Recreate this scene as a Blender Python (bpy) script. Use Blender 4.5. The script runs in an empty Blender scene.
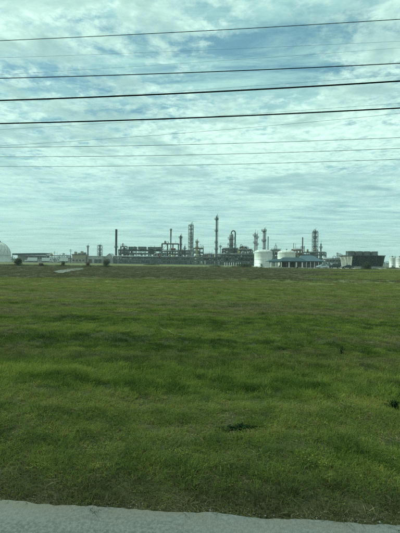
import bpy, math, random
import numpy as np
from mathutils import Vector, Matrix, Euler

sc = bpy.context.scene
C = sc.collection
R = math.radians
rng = random.Random(11)
nr = np.random.default_rng(7)

# ------------------------------------------------------------------ camera
CAM_H = 1.8
FPX = 400.0                      # focal length for a frame 400 wide
cam = bpy.data.cameras.new('camera')
cam_ob = bpy.data.objects.new('camera', cam)
C.objects.link(cam_ob)
cam.sensor_fit = 'HORIZONTAL'
cam.sensor_width = 36.0
cam.lens = 36.0
cam.clip_start = 0.05
cam.clip_end = 20000
ROLL, PITCH = R(0.72), math.atan(4.5 / FPX)
cam_m = Matrix.Rotation(math.pi / 2 - PITCH, 4, 'X') @ Matrix.Rotation(ROLL, 4, 'Z')
cam_m.translation = (0, 0, CAM_H)
cam_ob.matrix_world = cam_m
sc.camera = cam_ob

# ------------------------------------------------------------------ colour management
vs = sc.view_settings
vs.view_transform = 'Standard'
vs.look = 'None'
vs.gamma = 1.0
vs.exposure = 0.55
vs.use_curve_mapping = False
vs.use_white_balance = True
vs.white_balance_temperature = 5600
vs.white_balance_tint = -28
sc.cycles.use_denoising = False
sc.cycles.use_adaptive_sampling = True
sc.cycles.adaptive_threshold = 0.012
sc.cycles.max_bounces = 4
sc.cycles.diffuse_bounces = 2
sc.cycles.glossy_bounces = 2
sc.cycles.transparent_max_bounces = 12
sc.cycles.volume_bounces = 0

# ------------------------------------------------------------------ sky
SUN_EL, SUN_AZ = R(48), R(-68)    # azimuth from +Y towards +X: the sun stands to the left, a little beyond the plant
world = bpy.data.worlds.new('World')
sc.world = world
world.use_nodes = True
wn, wl = world.node_tree.nodes, world.node_tree.links
wn.clear()


def W(kind, **kw):
    n = wn.new(kind)
    for k, v in kw.items():
        setattr(n, k, v)
    return n


def wmath(op, a, b=None, c=None, clamp=False):
    n = W('ShaderNodeMath', operation=op, use_clamp=clamp)
    for i, v in enumerate((a, b, c)):
        if v is None:
            continue
        if isinstance(v, (int, float)):
            n.inputs[i].default_value = v
        else:
            wl.new(v, n.inputs[i])
    return n.outputs[0]


def wrange(v, a, b, c=0.0, d=1.0):
    n = W('ShaderNodeMapRange', interpolation_type='SMOOTHSTEP')
    wl.new(v, n.inputs[0])
    for i, x in enumerate((a, b, c, d)):
        n.inputs[i + 1].default_value = x
    return n.outputs[0]


def wmix(f, a, b):
    n = W('ShaderNodeMix', data_type='RGBA')
    for s, v in ((n.inputs[0], f), (n.inputs[6], a), (n.inputs[7], b)):
        if isinstance(v, (int, float)):
            s.default_value = v
        elif isinstance(v, tuple):
            s.default_value = v + (1,)
        else:
            wl.new(v, s)
    return n.outputs[2]


def wnoise(vec, scale, detail, rough, dist=0.0, loc=(0, 0, 0), stretch=(1, 1, 1)):
    m = W('ShaderNodeMapping')
    m.inputs['Location'].default_value = loc
    m.inputs['Scale'].default_value = stretch
    wl.new(vec, m.inputs[0])
    n = W('ShaderNodeTexNoise')
    n.inputs['Scale'].default_value = scale
    n.inputs['Detail'].default_value = detail
    n.inputs['Roughness'].default_value = rough
    n.inputs['Distortion'].default_value = dist
    wl.new(m.outputs[0], n.inputs['Vector'])
    return n.outputs[0]


tc = W('ShaderNodeTexCoord')
sep = W('ShaderNodeSeparateXYZ')
wl.new(tc.outputs['Generated'], sep.inputs[0])
zc = wmath('MAXIMUM', sep.outputs[2], 0.0)
zden = wmath('ADD', zc, 0.045)
plane = W('ShaderNodeCombineXYZ')                       # a cloud layer seen in perspective
wl.new(wmath('DIVIDE', sep.outputs[0], zden), plane.inputs[0])
wl.new(wmath('DIVIDE', sep.outputs[1], zden), plane.inputs[1])
pv = plane.outputs[0]

sky = W('ShaderNodeTexSky', sky_type='NISHITA', sun_disc=False, sun_elevation=SUN_EL,
        sun_rotation=SUN_AZ, air_density=1.0, dust_density=2.0, ozone_density=1.0)
big = wnoise(pv, 0.95, 3.0, 0.5, 0.5, (3.1, 1.7, 0))
mid = wnoise(pv, 3.2, 5.0, 0.62, 0.25, (1.3, 8.2, 0), (0.8, 1, 1))
puff = wnoise(pv, 11.0, 7.0, 0.66, 0.2, (0.4, 2.2, 0))
streak = wnoise(pv, 1.7, 7.0, 0.66, 1.4, (5.4, 0.3, 0), (0.40, 1.25, 1))
# an opening in the layer, up and to the right
gx = wmath('DIVIDE', wmath('SUBTRACT', wmath('DIVIDE', sep.outputs[0], zden), 0.30), 0.40)
gy = wmath('DIVIDE', wmath('SUBTRACT', wmath('DIVIDE', sep.outputs[1], zden), 1.82), 0.34)
hole = wmath('EXPONENT', wmath('MULTIPLY', wmath('ADD', wmath('MULTIPLY', gx, gx), wmath('MULTIPLY', gy, gy)), -1.0))
cov = wmath('ADD', wmath('MULTIPLY', big, 0.70), wmath('MULTIPLY', mid, 0.75))
cov = wmath('ADD', cov, wmath('MULTIPLY', puff, 0.85))
cov = wmath('SUBTRACT', cov, wmath('MULTIPLY', hole, 0.42))
cover = wrange(cov, 0.87, 1.19)
# high thin veil that thickens towards the horizon
veil = wrange(sep.outputs[2], 0.06, 0.42, 0.55, 0.24)
veil = wmath('ADD', veil, wmath('MULTIPLY', wmath('SUBTRACT', streak, 0.5), 3.0), clamp=True)
blue = wmix(0.62, sky.outputs[0], (2.1, 3.1, 3.9))
base = wmix(veil, blue, (5.9, 6.75, 6.5))
thick = wrange(wmath('ADD', wmath('MULTIPLY', mid, 0.7), wmath('MULTIPLY', wnoise(pv, 0.8, 4.0, 0.55, 0.6, (7.7, 4.1, 0)), 0.7)), 0.64, 0.86)
cloud = wmix(thick, (8.7, 8.7, 8.2), (4.1, 4.7, 4.8))
grain = wrange(wnoise(pv, 15.0, 6.0, 0.66, 0.5, (2.2, 6.0, 0)), 0.36, 0.66, 0.0, 0.50)
cloud = wmix(grain, cloud, (5.0, 5.5, 5.6))
low = wrange(sep.outputs[2], 0.05, 0.32, 0.22, 1.0)
skycol = wmix(wmath('MULTIPLY', cover, low), base, cloud)
bg = W('ShaderNodeBackground')
bg.inputs['Strength'].default_value = 0.084
wl.new(skycol, bg.inputs['Color'])
wo = W('ShaderNodeOutputWorld')
wl.new(bg.outputs[0], wo.inputs['Surface'])

sun = bpy.data.lights.new('sun', 'SUN')
sun.energy = 3.0
sun.angle = R(8)
sun.color = (1.0, 0.95, 0.86)
sun_ob = bpy.data.objects.new('sun', sun)
C.objects.link(sun_ob)
sdir = Vector((math.sin(SUN_AZ) * math.cos(SUN_EL), math.cos(SUN_AZ) * math.cos(SUN_EL), math.sin(SUN_EL)))
sun_ob.rotation_euler = sdir.to_track_quat('Z', 'Y').to_euler()
sun_ob.location = sdir * 300

# ------------------------------------------------------------------ places in the world
cam_r = cam_m.to_3x3()


def ray(px, py):
    return cam_r @ Vector((px - 200.0, 266.5 - py, -FPX))


def P(px, py, D):
    d = ray(px, py)
    k = D / d.y
    return Vector((d.x * k, D, CAM_H + d.z * k))


def G(px, py, z=0.0):
    d = ray(px, py)
    k = (z - CAM_H) / d.z
    return Vector((d.x * k, d.y * k, z))


def X(px, D):
    return P(px, 262.0, D).x


def Z(px, py, D):
    return P(px, py, D).z


e0, e1 = G(0, 501), G(400, 525.5)
road_u = (e1 - e0).normalized()
road_n = Vector((-road_u.y, road_u.x, 0))           # away from the road, into the field
ROAD_ANG = math.atan2(road_u.y, road_u.x)


def to_st(x, y):
    dx, dy = x - e0.x, y - e0.y
    return dx * road_u.x + dy * road_u.y, dx * road_n.x + dy * road_n.y


def from_st(s, t, z=0.0):
    return Vector((e0.x + s * road_u.x + t * road_n.x, e0.y + s * road_u.y + t * road_n.y, z))


# ------------------------------------------------------------------ materials
def mat(name, col, rough=0.7, metal=0.0, var=0.18, scale=1.0, col2=None, bump=0.0, bscale=None, alpha=None):
    m = bpy.data.materials.new(name)
    m.use_nodes = True
    n, l = m.node_tree.nodes, m.node_tree.links
    b = n['Principled BSDF']
    b.inputs['Roughness'].default_value = rough
    b.inputs['Metallic'].default_value = metal
    t = n.new('ShaderNodeTexCoord')
    no = n.new('ShaderNodeTexNoise')
    no.inputs['Scale'].default_value = scale
    no.inputs['Detail'].default_value = 5
    no.inputs['Roughness'].default_value = 0.62
    l.new(t.outputs['Object'], no.inputs['Vector'])
    r = n.new('ShaderNodeValToRGB')
    r.color_ramp.elements[0].position = 0.34
    r.color_ramp.elements[1].position = 0.68
    c2 = col2 if col2 else tuple(c * (1 - 2 * var) for c in col)
    r.color_ramp.elements[0].color = tuple(c2) + (1,)
    r.color_ramp.elements[1].color = tuple(min(1, c * (1 + var * .5)) for c in col) + (1,)
    l.new(no.outputs[0], r.inputs[0])
    l.new(r.outputs[0], b.inputs['Base Color'])
    if bump:
        n2 = n.new('ShaderNodeTexNoise')
        n2.inputs['Scale'].default_value = bscale or scale * 6
        n2.inputs['Detail'].default_value = 4
        l.new(t.outputs['Object'], n2.inputs['Vector'])
        bp = n.new('ShaderNodeBump')
        bp.inputs['Strength'].default_value = bump
        bp.inputs['Distance'].default_value = 0.02
        l.new(n2.outputs[0], bp.inputs['Height'])
        l.new(bp.outputs[0], b.inputs['Normal'])
    if alpha is not None:
        b.inputs['Alpha'].default_value = alpha
    return m


M = {
    'steel': mat('painted steel', (0.075, 0.085, 0.085), 0.6, 0.2, 0.3, 0.4),
    'steel_light': mat('galvanised steel', (0.24, 0.26, 0.26), 0.5, 0.4, 0.25, 0.4),
    'clad': mat('aluminium cladding', (0.36, 0.37, 0.36), 0.42, 0.55, 0.22, 0.3),
    'clad_dull': mat('weathered cladding', (0.20, 0.215, 0.215), 0.55, 0.3, 0.28, 0.3),
    'dark': mat('dark painted metal', (0.035, 0.04, 0.042), 0.6, 0.1, 0.3, 0.5),
    'pipe_pale': mat('pale insulated pipe', (0.38, 0.39, 0.37), 0.5, 0.2, 0.2, 0.5),
    'rust': mat('rusty primer', (0.16, 0.085, 0.05), 0.75, 0.0, 0.3, 0.6),
    'yellow': mat('faded yellow paint', (0.42, 0.33, 0.12), 0.6, 0.0, 0.25, 0.5),
    'white': mat('white tank paint', (0.62, 0.62, 0.58), 0.5, 0.0, 0.07, 0.25),
    'white_old': mat('chalky white paint', (0.58, 0.59, 0.56), 0.6, 0.0, 0.14, 0.3),
    'roof_teal': mat('teal metal roofing', (0.018, 0.046, 0.064), 0.7, 0.1, 0.16, 0.4),
    'roof_blue': mat('pale blue metal roofing', (0.055, 0.092, 0.125), 0.7, 0.1, 0.12, 0.4),
    'soffit': mat('dark soffit', (0.06, 0.065, 0.065), 0.8, 0.0, 0.2, 0.6),
    'wall_tan': mat('tan block wall', (0.36, 0.31, 0.22), 0.85, 0.0, 0.16, 0.5),
    'wall_brown': mat('brown brick wall', (0.16, 0.11, 0.08), 0.85, 0.0, 0.2, 1.0),
    'wall_pale': mat('pale sheet wall', (0.46, 0.46, 0.42), 0.7, 0.0, 0.12, 0.4),
    'concrete': mat('concrete', (0.36, 0.35, 0.32), 0.9, 0.0, 0.15, 0.6),
    'glass': mat('dark window glass', (0.02, 0.025, 0.03), 0.12, 0.0, 0.1, 0.4),
    'slat': mat('weathered louvre boards', (0.042, 0.05, 0.054), 0.7, 0.0, 0.28, 0.7),
    'endwall': mat('corrugated cement sheet', (0.40, 0.39, 0.34), 0.8, 0.0, 0.3, 0.6),
    'fanring': mat('grey fibreglass', (0.15, 0.16, 0.155), 0.6, 0.0, 0.3, 0.6),
    'wood': mat('weathered pole wood', (0.11, 0.085, 0.06), 0.85, 0.0, 0.25, 1.5),
    'wire': mat('black cable sheath', (0.012, 0.013, 0.013), 0.55, 0.0, 0.15, 3.0),
    'wire_al': mat('weathered aluminium conductor', (0.09, 0.10, 0.10), 0.5, 0.5, 0.2, 3.0),
    'tyre': mat('rubber', (0.018, 0.018, 0.018), 0.85, 0.0, 0.2, 3.0),
    'rim': mat('alloy', (0.45, 0.45, 0.45), 0.35, 0.8, 0.1, 3.0),
    'lamp': mat('lamp lens', (0.6, 0.6, 0.58), 0.2, 0.0, 0.05, 3.0),
    'lamp_red': mat('red lens', (0.3, 0.02, 0.02), 0.25, 0.0, 0.05, 3.0),
    'car_silver': mat('silver car paint', (0.52, 0.55, 0.57), 0.28, 0.5, 0.05, 1.0),
    'car_blue': mat('pale blue car paint', (0.30, 0.40, 0.46), 0.28, 0.4, 0.05, 1.0),
    'car_dark': mat('dark car paint', (0.03, 0.034, 0.036), 0.28, 0.2, 0.1, 1.0),
    'car_white': mat('white vehicle paint', (0.70, 0.71, 0.69), 0.35, 0.0, 0.05, 1.0),
    'bark': mat('bark', (0.09, 0.07, 0.05), 0.9, 0.0, 0.3, 4.0),
    'twig_pale': mat('bleached stalk', (0.24, 0.23, 0.14), 0.85, 0.0, 0.3, 8.0),
    'twig_dark': mat('dark wet stick', (0.035, 0.03, 0.024), 0.85, 0.0, 0.2, 8.0),
    'stone': mat('road chippings', (0.16, 0.152, 0.13), 0.9, 0.0, 0.35, 12.0),
}

for w_ in ('wire', 'wire_al'):
    b_ = M[w_].node_tree.nodes['Principled BSDF']
    b_.inputs['Specular IOR Level'].default_value = 0.0
    b_.inputs['Metallic'].default_value = 0.0
    b_.inputs['Roughness'].default_value = 1.0


def fence_mat():
    m = bpy.data.materials.new('chain link mesh')
    m.use_nodes = True
    n, l = m.node_tree.nodes, m.node_tree.links
    b = n['Principled BSDF']
    b.inputs['Base Color'].default_value = (0.10, 0.12, 0.13, 1)
    b.inputs['Metallic'].default_value = 0.3
    b.inputs['Roughness'].default_value = 0.5
    t = n.new('ShaderNodeTexCoord')
    no = n.new('ShaderNodeTexNoise')
    no.inputs['Scale'].default_value = 0.6
    l.new(t.outputs['Object'], no.inputs['Vector'])
    r = n.new('ShaderNodeMapRange')
    r.inputs[1].default_value, r.inputs[2].default_value = 0.3, 0.7
    r.inputs[3].default_value, r.inputs[4].default_value = 0.10, 0.24
    l.new(no.outputs[0], r.inputs[0])
    l.new(r.outputs[0], b.inputs['Alpha'])
    return m


M['mesh'] = fence_mat()


def tank_mat(name, c, stain):
    m = mat(name, c, 0.5, 0.0, 0.08, 0.25)
    n, l = m.node_tree.nodes, m.node_tree.links
    b = n['Principled BSDF']
    old = b.inputs['Base Color'].links[0].from_socket
    t = n.new('ShaderNodeTexCoord')
    mp = n.new('ShaderNodeMapping')
    mp.inputs['Scale'].default_value = (1.6, 1.6, 0.10)
    l.new(t.outputs['Object'], mp.inputs[0])
    no = n.new('ShaderNodeTexNoise')
    no.inputs['Scale'].default_value = 1.5
    no.inputs['Detail'].default_value = 6
    no.inputs['Roughness'].default_value = 0.7
    l.new(mp.outputs[0], no.inputs['Vector'])
    r = n.new('ShaderNodeMapRange')
    r.inputs[1].default_value, r.inputs[2].default_value = 0.50, 0.72
    r.inputs[3].default_value, r.inputs[4].default_value = 0.0, 0.75
    l.new(no.outputs[0], r.inputs[0])
    mx = n.new('ShaderNodeMix')
    mx.data_type = 'RGBA'
    l.new(r.outputs[0], mx.inputs[0])
    l.new(old, mx.inputs[6])
    mx.inputs[7].default_value = stain + (1,)
    l.new(mx.outputs[2], b.inputs['Base Color'])
    return m


M['tank'] = tank_mat('streaked white tank paint', (0.60, 0.60, 0.56), (0.33, 0.29, 0.23))


class G3:
    """a small node-graph helper for a surface that varies with its place in the field"""

    def __init__(self, m):
        m.use_nodes = True
        self.n, self.l = m.node_tree.nodes, m.node_tree.links
        self.b = self.n['Principled BSDF']
        g = self.n.new('ShaderNodeNewGeometry')
        vr = self.n.new('ShaderNodeVectorMath')
        vr.operation = 'SUBTRACT'
        vr.inputs[1].default_value = (e0.x, e0.y, 0)
        self.l.new(g.outputs['Position'], vr.inputs[0])
        rt = self.n.new('ShaderNodeVectorRotate')
        rt.rotation_type = 'Z_AXIS'
        rt.inputs['Angle'].default_value = -ROAD_ANG
        self.l.new(vr.outputs[0], rt.inputs['Vector'])
        self.st = rt.outputs[0]
        s = self.n.new('ShaderNodeSeparateXYZ')
        self.l.new(self.st, s.inputs[0])
        self.s, self.t = s.outputs[0], s.outputs[1]

    def noise(self, scale, stretch=(1, 1, 1), detail=4, rough=0.55, loc=(0, 0, 0), dist=0.0):
        mp = self.n.new('ShaderNodeMapping')
        mp.inputs['Location'].default_value = loc
        mp.inputs['Scale'].default_value = stretch
        self.l.new(self.st, mp.inputs[0])
        n = self.n.new('ShaderNodeTexNoise')
        n.inputs['Scale'].default_value = scale
        n.inputs['Detail'].default_value = detail
        n.inputs['Roughness'].default_value = rough
        n.inputs['Distortion'].default_value = dist
        self.l.new(mp.outputs[0], n.inputs['Vector'])
        return n.outputs[0]

    def rng(self, v, a, b, c=0.0, d=1.0):
        n = self.n.new('ShaderNodeMapRange')
        n.interpolation_type = 'SMOOTHSTEP'
        self.l.new(v, n.inputs[0])
        for i, x in enumerate((a, b, c, d)):
            n.inputs[i + 1].default_value = x
        return n.outputs[0]

    def math(self, op, a, b, clamp=False):
        n = self.n.new('ShaderNodeMath')
        n.operation = op
        n.use_clamp = clamp
        for i, v in enumerate((a, b)):
            if isinstance(v, (int, float)):
                n.inputs[i].default_value = v
            else:
                self.l.new(v, n.inputs[i])
        return n.outputs[0]

    def mix(self, f, a, b, mode='MIX'):
        n = self.n.new('ShaderNodeMix')
        n.data_type = 'RGBA'
        n.blend_type = mode
        for s, v in ((n.inputs[0], f), (n.inputs[6], a), (n.inputs[7], b)):
            if isinstance(v, (int, float)):
                s.default_value = v
            elif isinstance(v, tuple):
                s.default_value = v + (1,)
            else:
                self.l.new(v, s)
        return n.outputs[2]


def field_colour(g):
    """the green of the grass from place to place: mower swaths along the road, lush and dry patches"""
    swath = g.noise(0.55, (0.10, 1.0, 1), 4, 0.6, (2.0, 0.7, 0))
    patch = g.noise(0.75, (0.55, 1, 1), 5, 0.6, (7.0, 3.0, 0))
    fine = g.noise(3.2, (0.6, 1, 1), 4, 0.6)
    col = g.mix(g.rng(patch, 0.36, 0.66), (0.095, 0.118, 0.026), (0.185, 0.215, 0.036))
    col = g.mix(g.rng(swath, 0.42, 0.64, 0.0, 0.75), col, (0.165, 0.165, 0.060))
    col = g.mix(g.rng(fine, 0.46, 0.66, 0.0, 0.8), col, (0.062, 0.085, 0.022))
    clump = g.noise(2.1, (0.55, 1, 1), 4, 0.6, (11.0, 5.0, 0))
    col = g.mix(g.rng(clump, 0.52, 0.66, 0.0, 0.7), col, (0.200, 0.230, 0.040))
    # taller strip left by the mower
    lush = g.math('MULTIPLY', g.rng(g.t, 2.1, 2.6), g.rng(g.t, 4.3, 5.2, 1.0, 0.0))
    col = g.mix(g.math('MULTIPLY', lush, 0.7), col, g.mix(g.rng(fine, 0.35, 0.65), (0.078, 0.108, 0.022), (0.140, 0.180, 0.030)))
    # farther off the sward is shorter and yellower
    far = g.rng(g.t, 9.0, 26.0)
    col = g.mix(g.math('MULTIPLY', far, 0.75), col, g.mix(g.rng(swath, 0.35, 0.65), (0.095, 0.108, 0.036), (0.150, 0.150, 0.054)))
    # dead thatch: strips along the swaths beyond the tall strip, and the verge by the road
    dry = g.noise(0.62, (0.16, 1.15, 1), 6, 0.70, (4.0, 9.0, 0), 0.4)
    dryf = g.math('MULTIPLY', g.rng(dry, 0.49, 0.62), g.rng(g.t, 4.6, 7.0, 0.12, 0.9))
    verge = g.rng(g.math('ADD', g.t, g.math('MULTIPLY', g.math('SUBTRACT', patch, 0.5), 0.7)), 0.0, 0.5, 0.75, 0.0)
    dryf = g.math('MAXIMUM', dryf, verge)
    col = g.mix(dryf, col, g.mix(g.rng(fine, 0.35, 0.65), (0.220, 0.185, 0.115), (0.130, 0.112, 0.064)))
    return col


def grass_mat(name):
    """blades take the colour of the place where their tuft stands (tuft attribute 'tint')"""
    m = bpy.data.materials.new(name)
    m.use_nodes = True
    n, l = m.node_tree.nodes, m.node_tree.links
    n.remove(n['Principled BSDF'])
    at = n.new('ShaderNodeAttribute')
    at.attribute_type = 'INSTANCER'
    at.attribute_name = 'tint'
    col = at.outputs['Color']
    tr, df = n.new('ShaderNodeBsdfTranslucent'), n.new('ShaderNodeBsdfDiffuse')
    l.new(col, tr.inputs[0])
    l.new(col, df.inputs[0])
    ms = n.new('ShaderNodeMixShader')
    ms.inputs[0].default_value = 0.4
    l.new(df.outputs[0], ms.inputs[1])
    l.new(tr.outputs[0], ms.inputs[2])
    l.new(ms.outputs[0], n['Material Output'].inputs['Surface'])
    return m


M['grass'] = grass_mat('green grass blades')


def ground_mat():
    m = bpy.data.materials.new('rough pasture')
    g = G3(m)
    col = field_colour(g)
    # thatch and soil between the blades
    soil = g.noise(9.0, (1, 1, 1), 5, 0.65, (1, 1, 0))
    sf = g.math('MULTIPLY', g.rng(soil, 0.40, 0.60, 0.85, 1.0), g.rng(g.t, 8.0, 34.0, 0.97, 0.10))
    sf = g.math('MAXIMUM', sf, g.rng(g.t, 0.1, 0.9, 0.9, 0.0))
    col = g.mix(sf, col, g.mix(g.rng(soil, 0.35, 0.65), (0.028, 0.029, 0.015), (0.052, 0.048, 0.026)))
    # the bare, stubbly ground this side of the plant, on the left
    edge = g.noise(0.05, (0.35, 1, 1), 5, 0.6, (3, 2, 0))
    jt = g.math('ADD', g.t, g.math('MULTIPLY', g.math('SUBTRACT', edge, 0.5), 34.0))
    near = g.math('ADD', jt, g.math('MULTIPLY', g.s, -0.16))
    side = g.math('SUBTRACT', g.s, g.math('MULTIPLY', g.t, 0.34))
    stub = g.math('MULTIPLY', g.rng(near, 33.0, 44.0), g.rng(jt, 118.0, 150.0, 1.0, 0.0))
    side = g.math('ADD', side, g.math('MULTIPLY', g.math('SUBTRACT', g.noise(0.09, (0.4, 1, 1), 5, 0.65, (1, 6, 0)), 0.5), 60.0))
    stub = g.math('MULTIPLY', stub, g.rng(side, -26.0, 26.0, 1.0, 0.1))
    sc1 = g.noise(0.35, (0.3, 1, 1), 5, 0.65, (8, 1, 0))
    col = g.mix(stub, col, g.mix(g.rng(sc1, 0.36, 0.66), (0.040, 0.039, 0.024), (0.068, 0.062, 0.040)))
    # dry fringe before the plant
    fr = g.math('MULTIPLY', g.rng(jt, 112.0, 135.0), g.rng(jt, 150.0, 230.0, 1.0, 0.0))
    col = g.mix(g.math('MULTIPLY', fr, 0.55), col, (0.095, 0.098, 0.050))
    # plant ground: gravel beyond
    plant = g.rng(g.t, 205.0, 240.0)
    col = g.mix(plant, col, g.mix(g.rng(sc1, 0.3, 0.7), (0.085, 0.085, 0.055), (0.065, 0.072, 0.040)))
    g.l.new(col, g.b.inputs['Base Color'])
    g.b.inputs['Roughness'].default_value = 0.95
    g.b.inputs['Specular IOR Level'].default_value = 0.1
    bn = g.noise(14.0, (1, 1, 1), 5, 0.7)
    bp = g.n.new('ShaderNodeBump')
    bp.inputs['Strength'].default_value = 0.7
    bp.inputs['Distance'].default_value = 0.05
    g.l.new(bn, bp.inputs['Height'])
    g.l.new(bp.outputs[0], g.b.inputs['Normal'])
    return m


def road_mat():
    m = bpy.data.materials.new('worn chip seal')
    g = G3(m)
    ch = g.n.new('ShaderNodeTexVoronoi')
    ch.inputs['Scale'].default_value = 75
    g.l.new(g.st, ch.inputs['Vector'])
    f = g.noise(38, (1, 1, 1), 5, 0.7)
    big_ = g.noise(1.3, (0.25, 1.4, 1), 5, 0.6, (2, 5, 0))
    col = g.mix(g.rng(f, 0.32, 0.68), (0.034, 0.034, 0.033), (0.132, 0.130, 0.122))
    col = g.mix(g.rng(ch.outputs['Distance'], 0.25, 0.75, 0.0, 0.35), col, (0.08, 0.08, 0.075))
    col = g.mix(g.rng(big_, 0.40, 0.65, 0.0, 0.5), col, (0.130, 0.128, 0.116))
    dirt = g.math('MULTIPLY', g.rng(g.t, -0.28, 0.05), g.rng(g.noise(7, (0.4, 1, 1), 4, 0.6), 0.35, 0.62))
    col = g.mix(g.math('MULTIPLY', dirt, 0.8), col, (0.105, 0.092, 0.066))
    g.l.new(col, g.b.inputs['Base Color'])
    g.b.inputs['Roughness'].default_value = 0.88
    bp = g.n.new('ShaderNodeBump')
    bp.inputs['Strength'].default_value = 0.6
    bp.inputs['Distance'].default_value = 0.004
    g.l.new(ch.outputs['Distance'], bp.inputs['Height'])
    g.l.new(bp.outputs[0], g.b.inputs['Normal'])
    return m


def leaf_mat(name, c1, c2):
    m = bpy.data.materials.new(name)
    m.use_nodes = True
    n, l = m.node_tree.nodes, m.node_tree.links
    n.remove(n['Principled BSDF'])
    t = n.new('ShaderNodeTexCoord')
    no = n.new('ShaderNodeTexNoise')
    no.inputs['Scale'].default_value = 2.2
    no.inputs['Detail'].default_value = 4
    l.new(t.outputs['Object'], no.inputs['Vector'])
    r = n.new('ShaderNodeValToRGB')
    r.color_ramp.elements[0].position, r.color_ramp.elements[1].position = 0.35, 0.65
    r.color_ramp.elements[0].color, r.color_ramp.elements[1].color = c1 + (1,), c2 + (1,)
    l.new(no.outputs[0], r.inputs[0])
    d, tr, ms = n.new('ShaderNodeBsdfDiffuse'), n.new('ShaderNodeBsdfTranslucent'), n.new('ShaderNodeMixShader')
    ms.inputs[0].default_value = 0.3
    l.new(r.outputs[0], d.inputs[0])
    l.new(r.outputs[0], tr.inputs[0])
    l.new(d.outputs[0], ms.inputs[1])
    l.new(tr.outputs[0], ms.inputs[2])
    l.new(ms.outputs[0], n['Material Output'].inputs['Surface'])
    return m


M['leaf'] = leaf_mat('bush leaves', (0.042, 0.055, 0.026), (0.090, 0.100, 0.050))
M['leaf_brown'] = leaf_mat('dry bush leaves', (0.070, 0.066, 0.040), (0.125, 0.115, 0.07))
M['leaf_far'] = leaf_mat('distant tree leaves', (0.040, 0.058, 0.030), (0.070, 0.088, 0.045))
M['weed'] = leaf_mat('dark weed leaves', (0.016, 0.030, 0.012), (0.030, 0.050, 0.018))
M['weed_light'] = leaf_mat('bright weed leaves', (0.050, 0.110, 0.020), (0.080, 0.150, 0.030))


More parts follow.
